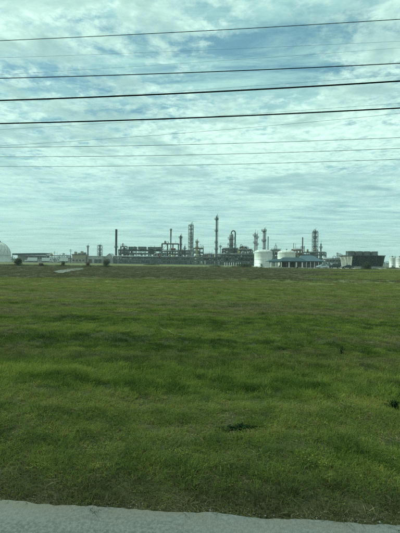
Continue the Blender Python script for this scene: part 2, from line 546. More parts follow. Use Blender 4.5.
# ------------------------------------------------------------------ mesh builder
class MB:
    def __init__(self):
        self.v, self.f = [], []

    def add(self, vs_, fs_):
        o = len(self.v)
        self.v += [tuple(v) for v in vs_]
        self.f += [tuple(i + o for i in f) for f in fs_]
        return self

    def box(self, x0, x1, y0, y1, z0, z1):
        return self.add([(x0, y0, z0), (x1, y0, z0), (x1, y1, z0), (x0, y1, z0), (x0, y0, z1), (x1, y0, z1), (x1, y1, z1), (x0, y1, z1)],
                        [(0, 3, 2, 1), (4, 5, 6, 7), (0, 1, 5, 4), (1, 2, 6, 5), (2, 3, 7, 6), (3, 0, 4, 7)])

    def hexa(self, b, t):
        """eight corners: bottom ring, top ring, both counter-clockwise from above"""
        return self.add(list(b) + list(t), [(0, 3, 2, 1), (4, 5, 6, 7), (0, 1, 5, 4), (1, 2, 6, 5), (2, 3, 7, 6), (3, 0, 4, 7)])

    def cone(self, a, b, r0, r1=None, n=10, caps=True):
        a, b = Vector(a), Vector(b)
        r1 = r0 if r1 is None else r1
        d = (b - a)
        if d.length < 1e-6:
            return self
        q = d.to_track_quat('Z', 'Y')
        vs_, fs_ = [], []
        for c, r in ((a, r0), (b, r1)):
            for i in range(n):
                w = 2 * math.pi * i / n
                vs_.append(c + q @ Vector((r * math.cos(w), r * math.sin(w), 0)))
        for i in range(n):
            j = (i + 1) % n
            fs_.append((i, j, n + j, n + i))
        if caps:
            fs_.append(tuple(range(n - 1, -1, -1)))
            fs_.append(tuple(range(n, 2 * n)))
        return self.add(vs_, fs_)

    def bar(self, a, b, w=0.2):
        return self.cone(a, b, w * 0.7071, n=4)

    def tube(self, pts, r, n=8):
        pts = [Vector(p) for p in pts]
        vs_, fs_ = [], []
        for k, p in enumerate(pts):
            d = (pts[min(k + 1, len(pts) - 1)] - pts[max(k - 1, 0)]).normalized()
            up = Vector((0, 0, 1)) if abs(d.z) < 0.95 else Vector((0, 1, 0))
            x = d.cross(up).normalized()
            y = x.cross(d).normalized()
            for i in range(n):
                w = 2 * math.pi * i / n
                vs_.append(p + x * (r * math.cos(w)) + y * (r * math.sin(w)))
        for k in range(len(pts) - 1):
            for i in range(n):
                j = (i + 1) % n
                fs_.append((k * n + i, k * n + j, (k + 1) * n + j, (k + 1) * n + i))
        fs_.append(tuple(range(n - 1, -1, -1)))
        fs_.append(tuple(range((len(pts) - 1) * n, len(pts) * n)))
        return self.add(vs_, fs_)

    def lathe(self, prof, n=24, c=(0, 0, 0)):
        """prof: (radius, z) from bottom to top; radius 0 closes"""
        vs_, fs_, rings = [], [], []
        for r, z in prof:
            if r < 1e-5:
                rings.append([len(vs_)])
                vs_.append((c[0], c[1], c[2] + z))
            else:
                rings.append(list(range(len(vs_), len(vs_) + n)))
                for i in range(n):
                    w = 2 * math.pi * i / n
                    vs_.append((c[0] + r * math.cos(w), c[1] + r * math.sin(w), c[2] + z))
        for A, B in zip(rings, rings[1:]):
            for i in range(n):
                j = (i + 1) % n
                if len(A) == 1 and len(B) > 1:
                    fs_.append((A[0], B[j], B[i]))
                elif len(B) == 1 and len(A) > 1:
                    fs_.append((A[i], A[j], B[0]))
                elif len(A) > 1:
                    fs_.append((A[i], A[j], B[j], B[i]))
        return self.add(vs_, fs_)

    def prism_xz(self, poly, y0, y1):
        n = len(poly)
        vs_ = [(x, y0, z) for x, z in poly] + [(x, y1, z) for x, z in poly]
        fs_ = [tuple(range(n)), tuple(range(2 * n - 1, n - 1, -1))]
        for i in range(n):
            j = (i + 1) % n
            fs_.append((j, i, n + i, n + j))
        return self.add(vs_, fs_)

    def build(self, name, m, parent=None, smooth=False):
        me = bpy.data.meshes.new(name)
        me.from_pydata(self.v, [], self.f)
        me.materials.append(M[m] if isinstance(m, str) else m)
        if smooth:
            me.polygons.foreach_set('use_smooth', [len(p.vertices) <= 4 for p in me.polygons])
        me.update()
        o = bpy.data.objects.new(name, me)
        C.objects.link(o)
        if parent is not None:
            o.parent = parent
        return o


def tag(o, label, cat, group=None):
    o['label'], o['category'] = label, cat
    if group:
        o['group'] = group
    return o


def thing(name, label, cat, loc=(0, 0, 0), rz=0.0, group=None):
    o = bpy.data.objects.new(name, None)
    o.empty_display_size = 0.3
    C.objects.link(o)
    o.location = loc
    o.rotation_euler = (0, 0, rz)
    o['kind'] = 'thing'
    return tag(o, label, cat, group)


def struct(o, kind='structure', label=None, cat=None):
    o['kind'] = kind
    if label:
        o['label'], o['category'] = label, cat
    return o


# ------------------------------------------------------------------ the ground, one sheet to the horizon
def vnoise(x, y, seed=0):
    """cheap smooth noise, numpy, about -1..1"""
    r_ = np.random.default_rng(seed)
    out = 0
    for _ in range(7):
        a, p, k = r_.uniform(0, 2 * np.pi), r_.uniform(0, 2 * np.pi), r_.uniform(0.6, 1.5)
        out = out + np.sin((x * np.cos(a) + y * np.sin(a)) * k + p)
    return out / 3.2


def height(x, y):
    x, y = np.asarray(x, float), np.asarray(y, float)
    s = (x - e0.x) * road_u.x + (y - e0.y) * road_u.y
    t = (x - e0.x) * road_n.x + (y - e0.y) * road_n.y
    fall = np.clip(t / 1.2, 0, 1) * np.clip((90 - t) / 50, 0, 1)
    h = 0.035 * vnoise(x * 1.7, y * 1.7, 1) + 0.018 * vnoise(x * 5, y * 5, 2) + 0.05 * vnoise(x * 0.3, y * 0.3, 3)
    swale = -0.16 * np.exp(-((t - 4.4) / 1.5) ** 2)
    return (h + swale) * fall - 0.03 * np.clip(t / 0.2 + 1.0, 0, 1) * 0 - 0.012


def axis(lo, hi, fine_lo, fine_hi, step, grow=1.16):
    a = list(np.arange(fine_lo, fine_hi + 1e-6, step))
    d, x = step, fine_hi
    while x < hi:
        d *= grow
        x += d
        a.append(x)
    d, x = step, fine_lo
    pre = []
    while x > lo:
        d *= grow
        x -= d
        pre.append(x)
    return np.array(pre[::-1] + a)


xs, ys = axis(-6000, 6000, -9, 9, 0.2), axis(-400, 9000, 1.5, 17, 0.2)
gx_, gy_ = np.meshgrid(xs, ys)
gz_ = height(gx_, gy_)
nx, ny = len(xs), len(ys)
gm = bpy.data.meshes.new('ground')
idx = np.arange(nx * ny).reshape(ny, nx)
quads = np.stack([idx[:-1, :-1], idx[:-1, 1:], idx[1:, 1:], idx[1:, :-1]], -1).reshape(-1, 4)
gm.from_pydata(np.stack([gx_.ravel(), gy_.ravel(), gz_.ravel()], 1).tolist(), [], quads.tolist())
gm.polygons.foreach_set('use_smooth', [True] * len(gm.polygons))
gm.materials.append(ground_mat())
ground = bpy.data.objects.new('ground', gm)
C.objects.link(ground)
struct(ground)

# the road under the camera: a slab with a crumbled edge
rb = MB()
ss = list(np.arange(-14, 20, 0.045))
ss = [-900, -200, -60, -25] + ss + [40, 90, 300, 900]
vt, ft = [], []
for i, s in enumerate(ss):
    j = 0.0
    if -15 < s < 21:
        j = 0.008 * float(vnoise(s * 2.2, 0.0, 5)) + 0.012 * float(vnoise(s * 9, 0.0, 6)) + nr.uniform(-0.008, 0.008)
    vt += [from_st(s, -7.4, -0.008), from_st(s, -7.4, 0.022), from_st(s, j - 0.03, 0.022), from_st(s, j + 0.02, -0.03)]
for i in range(len(ss) - 1):
    a, b = i * 4, i * 4 + 4
    ft += [(a + 1, b + 1, b + 2, a + 2)[::-1], (a + 2, b + 2, b + 3, a + 3)[::-1]]
rb.add(vt, ft)
struct(rb.build('road', road_mat()))


# pads and drives lying on the field
def sheet(name, pts, m, z=0.006, jitter=0.0, sub=8):
    out = []
    for a, b in zip(pts, pts[1:] + pts[:1]):
        for k in range(sub):
            q = a.lerp(b, k / sub)
            out.append((q.x + rng.uniform(-jitter, jitter), q.y + rng.uniform(-jitter, jitter) * 2.5, z))
    mb = MB()
    mb.add(out, [tuple(range(len(out)))])
    return struct(mb.build(name, m))


pad_m = mat('pale crushed limestone', (0.14, 0.14, 0.12), 0.9, 0.0, 0.2, 0.5, (0.08, 0.078, 0.058))
sheet('gravel_pad', [G(53.5, 271.8), G(60, 273.2), G(82.5, 269.8), G(83, 268.2), G(70, 268.6)], pad_m, 0.045, 0.25)
drive_m = mat('pale concrete drive', (0.40, 0.385, 0.34), 0.9, 0.0, 0.14, 0.15)
sheet('driveway', [Vector((X(246, 152), 150, 0)), Vector((X(330, 148), 148, 0)), Vector((X(402, 150) + 60, 146, 0)), Vector((X(402, 178) + 60, 166, 0)), Vector((X(246, 176), 166, 0))], drive_m, 0.02, 0.3)


# ------------------------------------------------------------------ grass
def tuft(name, n, h0, h1, r, w, lean, m, flat=False, seed=0):
    g = random.Random(seed)
    mb = MB()
    for _ in range(n):
        a, d = g.uniform(0, 2 * math.pi), r * math.sqrt(g.random())
        bx, by = d * math.cos(a), d * math.sin(a)
        h, ww = g.uniform(h0, h1), w * g.uniform(0.7, 1.3)
        la = a + g.uniform(-1.2, 1.2)
        lx, ly = math.cos(la), math.sin(la)
        k = lean * g.uniform(0.25, 1.3)
        pa = g.uniform(0, 2 * math.pi)
        wx, wy = math.cos(pa) * ww * .5, math.sin(pa) * ww * .5
        if flat:
            z0 = g.uniform(0.004, 0.02)
            L = g.uniform(h0, h1) * 1.4
            mb.add([(bx - wx, by - wy, z0), (bx + wx, by + wy, z0), (bx + lx * L * .5 + wx, by + ly * L * .5 + wy, z0 + .02 * g.random()),
                    (bx + lx * L * .5 - wx, by + ly * L * .5 - wy, z0 + .02 * g.random()), (bx + lx * L, by + ly * L, z0 + 0.01 * g.random())],
                   [(0, 1, 2, 3), (3, 2, 4)])
        else:
            m1x, m1y, m1z = bx + lx * k * h * .3, by + ly * k * h * .3, h * .55
            tx, ty, tz = bx + lx * k * h, by + ly * k * h, h * (1 - .25 * k * k)
            mb.add([(bx - wx, by - wy, -0.02), (bx + wx, by + wy, -0.02), (m1x + wx * .8, m1y + wy * .8, m1z), (m1x - wx * .8, m1y - wy * .8, m1z), (tx, ty, tz)],
                   [(0, 1, 2, 3), (3, 2, 4)])
    me = bpy.data.meshes.new(name)
    me.from_pydata(mb.v, [], mb.f)
    me.materials.append(M[m])
    return bpy.data.objects.new(name, me)


def leaf_tuft(name, n, r, h, size, m, seed):
    g = random.Random(seed)
    mb = MB()
    for _ in range(n):
        a, d = g.uniform(0, 2 * math.pi), r * math.sqrt(g.random())
        p = Vector((d * math.cos(a), d * math.sin(a), h * g.uniform(0.3, 1.0)))
        q = Euler((g.uniform(-.7, .7), g.uniform(-.7, .7), g.uniform(0, 6.3))).to_matrix()
        s = size * g.uniform(.6, 1.3)
        mb.add([p + q @ Vector(v) * s for v in ((0, 0, 0), (.45, .35, .08), (.4, .9, .02), (0, 1.15, -.05), (-.4, .9, .02), (-.45, .35, .08))], [(0, 1, 2, 3, 4, 5)])
    me = bpy.data.meshes.new(name)
    me.from_pydata(mb.v, [], mb.f)
    me.materials.append(M[m])
    return bpy.data.objects.new(name, me)


tufts = bpy.data.collections.new('tufts')
for i in range(4):
    tufts.objects.link(tuft('tuft_%02d' % i, 44, 0.030, 0.075, 0.085, 0.0036, 0.9, 'grass', seed=i))
for i in range(4, 7):
    tufts.objects.link(tuft('tuft_%02d' % i, 40, 0.06, 0.145, 0.09, 0.0040, 0.8, 'grass', seed=i))
for i in range(7, 9):
    tufts.objects.link(tuft('tuft_%02d' % i, 24, 0.03, 0.09, 0.10, 0.0030, 1.0, 'grass', flat=True, seed=i))
tufts.objects.link(tuft('tuft_09', 14, 0.04, 0.11, 0.07, 0.0028, 1.0, 'grass', seed=9))
tufts.objects.link(leaf_tuft('tuft_10', 34, 0.09, 0.04, 0.011, 'grass', 10))

pts, rots, scl, ids, tints = [], [], [], [], []


def vn(x, y, seed):
    """lattice value noise 0..1"""
    ix, iy = np.floor(x).astype(np.int64), np.floor(y).astype(np.int64)
    fx, fy = x - ix, y - iy
    fx, fy = fx * fx * (3 - 2 * fx), fy * fy * (3 - 2 * fy)

    def h(a_, b_):
        v = (a_ * 374761393 + b_ * 668265263 + seed * 974634777) & 0xffffffff
        v = ((v ^ (v >> 13)) * 1274126177) & 0xffffffff
        return ((v ^ (v >> 16)) & 0xffff) / 65535.0
    return (h(ix, iy) * (1 - fx) + h(ix + 1, iy) * fx) * (1 - fy) + (h(ix, iy + 1) * (1 - fx) + h(ix + 1, iy + 1) * fx) * fy


def fbm(x, y, seed, octs=4, gain=0.55):
    out, amp, tot = 0, 1.0, 0
    for k in range(octs):
        out = out + amp * vn(x * 2 ** k + 17.3 * k, y * 2 ** k + 5.1 * k, seed + k)
        tot += amp
        amp *= gain
    return out / tot


BAND_T = [0.0, 0.25, 0.5, 1.45, 1.75, 2.1, 2.3, 2.6, 2.9, 3.8, 4.9, 5.6, 6.4, 8.0, 11.0, 16.0, 26.0, 45.0, 90.0]
BAND_V = [.30, .42, .58, .60, .44, .46, .74, .70, .36, .44, .34, .52, .44, .56, .52, .60, .66, .64, .60]


def sstep(v, a_, b_):
    q = np.clip((v - a_) / (b_ - a_), 0, 1)
    return q * q * (3 - 2 * q)


def grass_tint(s, t, n):
    """lush and dull swaths along the road, brighter clumps, and straw where the sward is thin"""
    tw = t + 0.35 * (fbm(s * .30, t * .25, 31) - .5) * np.clip(t / 2, .3, 4)
    band = np.interp(tw, BAND_T, BAND_V)
    strip = fbm(s * .07, t * np.clip(1.5 - t * .02, .5, 1.5), 41, 4, .6) - .5
    blot = fbm(s * .9, t * 1.5, 51, 4, .6) - .5
    clump = fbm(s * 5.0, t * 7.5, 61, 3, .7) - .5
    v = band + strip * 1.0 + blot * 0.35 + clump * 1.25 + nr.normal(0, .19, n)
    v = np.clip(v, 0, 1)
    stops = np.array([0.0, .25, .5, .75, 1.0])
    cols = np.array([(.033, .050, .014), (.075, .106, .023), (.131, .167, .032), (.190, .220, .043), (.250, .250, .066)])
    c = np.stack([np.interp(v, stops, cols[:, k]) for k in range(3)], -1)
    far = sstep(t, 8, 30)[:, None]
    c = c * (1 - far * .35) + far * .35 * np.array([.185, .180, .062])
    dry = fbm(s * .16, t * 1.0, 71, 5, .62)
    d = sstep(dry, .47, .60) * np.interp(t, [0, 2, 4.5, 6, 9, 20, 40], [.18, .16, .14, .8, .95, .75, .4])
    d = d * (.35 + .65 * nr.random(n))
    st = np.array([.215, .180, .105]) * (.65 + .6 * nr.random((n, 1)))
    c = c * (1 - d[:, None]) + st * d[:, None]
    ver = np.clip(1 - (t - .05) / .45, 0, 1)[:, None] * .42
    c = c * (1 - ver) + np.array([.105, .100, .050]) * ver
    return c, v, d


def scatter(y0, y1, dens, sxy, sz, far=False):
    area = 0.57 * 2 * (y1 * y1 - y0 * y0) / 2 + 5.0 * (y1 - y0)
    n = int(area * dens)
    yy = np.sqrt(nr.uniform(y0 * y0, y1 * y1, n))
    hw = 0.57 * yy + 2.5
    xx = nr.uniform(-1, 1, n) * hw
    s = (xx - e0.x) * road_u.x + (yy - e0.y) * road_u.y
    t = (xx - e0.x) * road_n.x + (yy - e0.y) * road_n.y
    c, v, d = grass_tint(s, t, n)
    md = fbm(s * 1.6, t * 2.4, 81) * 2 - 1
    edge_ = 0.10 * (fbm(s * 2.5, s * 0, 85) - .5) + 0.08 * (fbm(s * 9, s * 0, 86) - .5)
    keep = t > edge_ - 0.03
    verge = np.clip(1 - (t - 0.02 + 0.25 * md) / 0.4, 0, 1)
    keep &= nr.random(n) > verge * 0.05
    cl_ = fbm(s * 4.0, t * 5.0, 93, 3, .6)
    keep &= nr.random(n) < np.where(t < .9, .8, .45) + .55 * sstep(cl_, .34, .56)
    lush = np.clip((t - 2.5) / 0.4, 0, 1) * np.clip((5.4 - t) / 0.6, 0, 1)
    stubble = (t > 36) & (s - 0.34 * t < 14 * vnoise(s * .08, t * .2, 27))
    keep &= ~(stubble & (nr.random(n) < 0.55))
    brn = np.array([.085, .078, .045]) * (.5 + .8 * nr.random((n, 1)))
    c = np.where(stubble[:, None], brn * .8 + c * .2, c)
    zz = height(xx, yy)
    tall = np.clip(0.03 + 0.6 * lush + 0.25 * (.5 - v), 0, 0.85)
    dead = np.clip(0.03 + 0.22 * verge + 0.35 * d, 0.015, 0.8)
    k = np.where(nr.random(n) < tall, nr.integers(4, 7, n), nr.integers(0, 4, n))
    k = np.where((nr.random(n) < 0.07) & (t < 9), 10, k)
    isd = nr.random(n) < dead
    k = np.where(isd, nr.integers(7, 10, n), k)
    st = np.array([.23, .195, .115]) * (.5 + .7 * nr.random((n, 1)))
    c = np.where(isd[:, None], st * .8 + c * .2, c)
    zs = sz * nr.uniform(0.6, 1.3, n) * (.55 + .95 * cl_) * (1 + 0.25 * md) * (1 - 0.15 * verge)
    for a in np.nonzero(keep)[0]:
        pts.append((xx[a], yy[a], zz[a]))
        rots.append((nr.normal(0, .08), nr.normal(0, .08), nr.uniform(0, 6.283)))
        q = sxy * nr.uniform(.8, 1.25)
        scl.append((q, q, max(0.35, zs[a])))
        ids.append(int(k[a]))
        tints.append((c[a][0], c[a][1], c[a][2], 1.0))


scatter(2.5, 5.0, 400, 1.0, 0.62)
scatter(5.0, 9.0, 280, 1.05, 0.72)
scatter(9.0, 16.0, 130, 1.35, 0.85)
scatter(16.0, 34.0, 45, 2.0, 1.0)
scatter(34.0, 60.0, 15.0, 3.0, 1.1, True)
scatter(60.0, 100.0, 5.0, 4.5, 1.5, True)
scatter(100.0, 150.0, 1.8, 6.0, 2.0, True)
# rank growth round the foot of the bushes
for bpx, bD, bw in ((17.2, 118, 9.5), (41.5, 116, 5), (63.5, 120, 5.5), (87.6, 118, 6), (106, 116, 9.5), (244, 146, 17), (367.5, 130, 12.5), (216, 160, 8), (393.5, 160, 9), (152, 190, 9)):
    rw_ = bw * bD / FPX / 2
    for _ in range(int(40 * rw_)):
        x_ = X(bpx, bD) + nr.normal(0, rw_ * .9)
        y_ = bD + nr.normal(0, rw_ * .8)
        pts.append((x_, y_, float(height(x_, y_))))
        rots.append((nr.normal(0, .1), nr.normal(0, .1), nr.uniform(0, 6.283)))
        q = nr.uniform(3.0, 6.5)
        scl.append((q, q, nr.uniform(2.5, 6.5)))
        ids.append(int(nr.integers(4, 7)))
        w_ = nr.uniform(.6, 1.3)
        tints.append((.105 * w_, .110 * w_, .050 * w_, 1.0))

gme = bpy.data.meshes.new('grass')
gme.from_pydata(pts, [], [])
for nm, ty, data in (('rot', 'FLOAT_VECTOR', np.array(rots).ravel()), ('scl', 'FLOAT_VECTOR', np.array(scl).ravel())):
    at = gme.attributes.new(nm, ty, 'POINT')
    at.data.foreach_set('vector', data.astype(np.float32))
at = gme.attributes.new('tint', 'FLOAT_COLOR', 'POINT')
at.data.foreach_set('color', np.array(tints, dtype=np.float32).ravel())
at = gme.attributes.new('pick', 'INT', 'POINT')
at.data.foreach_set('value', np.array(ids, dtype=np.int32))
grass = bpy.data.objects.new('grass', gme)
C.objects.link(grass)
struct(grass, 'stuff', 'rough mown green grass covering the field beyond the road', 'grass')
ng = bpy.data.node_groups.new('grass_field', 'GeometryNodeTree')
ng.interface.new_socket('Geometry', in_out='INPUT', socket_type='NodeSocketGeometry')
ng.interface.new_socket('Geometry', in_out='OUTPUT', socket_type='NodeSocketGeometry')
gi, go = ng.nodes.new('NodeGroupInput'), ng.nodes.new('NodeGroupOutput')
ci = ng.nodes.new('GeometryNodeCollectionInfo')
ci.inputs['Collection'].default_value = tufts
ci.inputs['Separate Children'].default_value = True
ci.inputs['Reset Children'].default_value = True
ip = ng.nodes.new('GeometryNodeInstanceOnPoints')
ip.inputs['Pick Instance'].default_value = True


def named(nm, ty):
    a = ng.nodes.new('GeometryNodeInputNamedAttribute')
    a.data_type = ty
    a.inputs['Name'].default_value = nm
    return a.outputs['Attribute']


ng.links.new(gi.outputs[0], ip.inputs['Points'])
ng.links.new(ci.outputs[0], ip.inputs['Instance'])
ng.links.new(named('pick', 'INT'), ip.inputs['Instance Index'])
er = ng.nodes.new('FunctionNodeEulerToRotation')
ng.links.new(named('rot', 'FLOAT_VECTOR'), er.inputs[0])
ng.links.new(er.outputs[0], ip.inputs['Rotation'])
ng.links.new(named('scl', 'FLOAT_VECTOR'), ip.inputs['Scale'])
ng.links.new(ip.outputs[0], go.inputs[0])
md_ = grass.modifiers.new('grass', 'NODES')
md_.node_group = ng

# ------------------------------------------------------------------ refinery columns and stacks
def base_of(px, D):
    return Vector((X(px, D), D, 0.0))


def column(name, label, cat, px, ytop, D, wpx, shell='clad_dull', plats=(), sections=None, ladder=True, head='dome', overhead=0, plat_m='steel', davit=True, group=None, lattice=False):
    s = D / FPX
    H = Z(px, ytop, D)
    r = wpx * s / 2
    t = thing(name, label, cat, base_of(px, D), 0, group)
    prof = [(0, 0), (r * 1.25, 0), (r * 1.25, H * .03), (r, H * .06)]
    if sections:
        for (fz, fr) in sections:
            prof += [(r * prof_last(prof, r), fz * H), (r * fr, fz * H + r * .8)]
    last = prof[-1][0]
    hh = H - (last * 0.7 if head == 'dome' else 0)
    prof.append((last, hh))
    if head == 'dome':
        prof += [(last * .8, hh + last * .4), (last * .4, hh + last * .62), (0, H)]
    elif head == 'open':
        prof += [(last * 1.12, hh), (last * 1.12, hh + .02), (last * .85, hh + .03), (last * .85, hh - 1.5), (0, hh - 1.5)]
    else:
        prof += [(0, hh)]
    MB().lathe(prof, 18).build('shell', shell, t, True)

    def r_at(z):
        return float(np.interp(z, [q[1] for q in prof[3:]], [q[0] for q in prof[3:]])) or r * .3
    for k, py in enumerate(plats):
        z = Z(px, py, D)
        ra = max(r_at(z), r * .4)
        rr = ra * 1.05 + 0.55 + (0.2 if k == 0 else 0)
        p = MB()
        p.lathe([(ra * .8, z - .12), (rr, z - .12), (rr, z + .06), (ra * .8, z + .06)], 16).build('platform', plat_m, t)
        rail = MB()
        for zz in (z + .55, z + 1.1):
            ring = [(rr * math.cos(w), rr * math.sin(w), zz) for w in np.linspace(0, 2 * math.pi, 17)]
            rail.tube(ring, 0.05, 4)
        for w in np.linspace(0, 2 * math.pi, 13)[:-1]:
            rail.bar((rr * math.cos(w), rr * math.sin(w), z), (rr * math.cos(w), rr * math.sin(w), z + 1.1), .07)
        rail.build('handrail', plat_m, t)
    if ladder:
        ld = MB()
        top = H - r
        for dx in (-.25, .25):
            ld.bar((dx, -r * 1.05 - .25, 1), (dx, -r * 1.05 - .25, top), .08)
        for z in np.arange(1.2, top, 0.9):
            ld.bar((-.25, -r * 1.05 - .25, z), (.25, -r * 1.05 - .25, z), .06)
        for z in np.arange(3, top, 2.5):
            ld.tube([(.42 * math.cos(w), -r * 1.05 - .35 - .45 * math.sin(w), z) for w in np.linspace(0, math.pi, 7)], .05, 4)
        ld.build('ladder', plat_m, t)
    if overhead:
        x = overhead * (r + .3)
        MB().tube([(0, 0, H - .1), (0, 0, H + .35), (x * .35, 0, H + .75), (x * .8, 0, H + .55), (x, 0, H - .4), (x, 0, H * .5), (x, 0, 1.5), (x * 1.6, 0, 1.1)], min(.2, r * .3), 8).build('overhead_pipe', 'pipe_pale', t, True)
    if lattice:
        q, step = r + .75, (H * .96) / max(4, int(H / 3.2))
        for cx, cy in ((-q, -q), (q, -q), (q, q), (-q, q)):
            MB().bar((cx, cy, 0), (cx, cy, H * .96), .2).build('lattice_post', plat_m, t)
        cs = ((-q, -q), (q, -q), (q, q), (-q, q))
        for k in range(max(4, int(H / 3.2))):
            z0, z1 = k * step, (k + 1) * step
            br = MB()
            for i in range(4):
                a_, b_ = cs[i], cs[(i + 1) % 4]
                br.bar((a_[0], a_[1], z1), (b_[0], b_[1], z1), .15)
                br.bar((a_[0], a_[1], z0), (b_[0], b_[1], z1), .11)
            br.build('lattice_bay', plat_m, t)
    if davit:
        MB().tube([(r * .5, 0, H - .4), (r * .5, 0, H + 1.3), (r * .9, 0, H + 1.6), (r * 1.5, 0, H + 1.5)], .08, 5).build('davit', plat_m, t)
    return t


def prof_last(prof, r):
    return prof[-1][0] / r


column('stack', 'tall plain dark smokestack standing alone at the left end of the plant', 'stack', 116, 229.3, 300, 2.1, 'steel', (247.5,), None, True, 'open', 0, 'steel', False)
tip_on = column('stack', 'slim pale stack with dark tip rising behind the raised steel frame', 'stack', 170.6, 228.8, 345, 1.3, 'white_old', (230.2,), None, True, 'open', 0, 'steel', False)
hz0, hz1 = Z(170.6, 236.5, 345), Z(170.6, 228.6, 345)
MB().lathe([(.60, hz0), (.62, hz1), (.5, hz1 + .02), (.5, hz1 - 1.0), (0, hz1 - 1.0)], 16).build('tip', 'dark', tip_on, True)
column('process_column', 'slender dark column right of the raised steel frame', 'column', 180.3, 235.3, 305, 1.7, 'dark', (238, 245), None, True, 'dome', 1)
column('process_column', 'thick pale tower ringed with many stacked platforms', 'column', 190.6, 223.5, 310, 2.9, 'clad', (226, 229.5, 233, 236.5, 240, 243.5, 247, 250.5), [(0.72, 0.72)], True, 'dome', 1, 'steel_light', lattice=True)
column('process_column', 'short yellowish column amid yellow pipework', 'column', 197, 240.2, 290, 1.6, 'yellow', (242.5, 248), None, True, 'dome', -1)
column('process_column', 'tallest slim tower, platform at its very top and three more below', 'column', 216, 216, 285, 2.0, 'clad_dull', (219.6, 231.3, 242.8, 249.5), [(0.42, 0.88)], True, 'dome', 1)
column('process_column', 'thin pole like column just right of the tallest tower', 'column', 220.2, 245, 300, 0.8, 'clad_dull', (247,), None, False, 'dome', 0)
column('process_column', 'left of two pale tall columns behind the front white tank', 'column', 254.6, 232.2, 250, 1.7, 'clad', (236, 243), None, True, 'dome', 0, 'steel_light')
column('process_column', 'pale column standing close beside its slightly taller twin', 'column', 256.6, 233.2, 252, 1.5, 'clad', (238, 245), None, False, 'dome', 0, 'steel_light')
column('process_column', 'tall pale column with dark cap above the front white tank', 'column', 263.6, 229.6, 245, 2.6, 'clad', (231.2, 241.2), None, True, 'dome', 1)
column('process_column', 'thin plain pipe column right of the dark capped column', 'column', 267.7, 236.5, 255, 0.7, 'clad', (), None, True, 'open', 0, 'steel_light', False)
column('process_column', 'thin stack above the ridge of the large dull blue roof', 'column', 302.2, 237.3, 240, 0.9, 'clad_dull', (248,), None, True, 'open', 0, 'steel', False)
column('process_column', 'tall lattice ringed tower right of the blue roofed buildings', 'column', 314.7, 230.3, 255, 2.2, 'clad_dull', (232.5, 238.2, 246.3, 252), [(0.5, 0.85)], True, 'dome', -1, lattice=True)
column('process_column', 'lower thin column right of the lattice ringed tower', 'column', 320.6, 243.3, 260, 1.1, 'steel', (248, 254), None, True, 'dome', 0)
column('process_column', 'small dark column behind the tan buildings on the left', 'column', 87.8, 245.2, 330, 1.3, 'steel', (247,), None, True, 'dome', 0)
column('process_column', 'tapered dark column behind the pale building, left of the smokestack', 'column', 99.8, 244.8, 335, 2.4, 'steel', (246, 250, 253.5), [(0.45, 0.62)], True, 'dome', 0, lattice=True)
column('process_column', 'stub column between the thick tower and dark slender column', 'column', 184.6, 245.5, 315, 1.3, 'clad_dull', (249,), None, True, 'dome', 0)

# the vessel with its looping overhead line
D = 262
s = D / FPX
t = thing('reactor', 'stout grey vessel with a pipe arching over its top and down', 'vessel', base_of(231, D))
H = Z(231, 233.6, D)
r = 2.05 * s
MB().lathe([(0, 0), (r, 0), (r, H - r * .7), (r * .8, H - r * .3), (r * .4, H - r * .06), (0, H)], 20).build('shell', 'clad_dull', t, True)
xr = 3.9 * s
MB().tube([(0, 0, H - .3), (0, 0, H + .5)] + [(xr / 2 - xr / 2 * math.cos(w), 0, H + .5 + xr * .55 * math.sin(w)) for w in np.linspace(.1, math.pi, 11)] + [(xr, 0, H * .7), (xr, 0, 6.0)], .42, 10).build('overhead_pipe', 'steel', t, True)
for py in (239, 245, 249.5):
    z = Z(231, py, D)
    p = MB()
    p.lathe([(r * .9, z - .12), (r + 1.0, z - .12), (r + 1.0, z + .08), (r * .9, z + .08)], 16).build('platform', 'steel', t)
    h = MB()
    h.tube([((r + 1) * math.cos(w), (r + 1) * math.sin(w), z + 1.1) for w in np.linspace(0, 6.283, 15)], .06, 4)
    for w in np.linspace(0, 6.283, 11):
        h.bar(((r + 1) * math.cos(w), (r + 1) * math.sin(w), z), ((r + 1) * math.cos(w), (r + 1) * math.sin(w), z + 1.1), .07)
    h.build('handrail', 'steel', t)


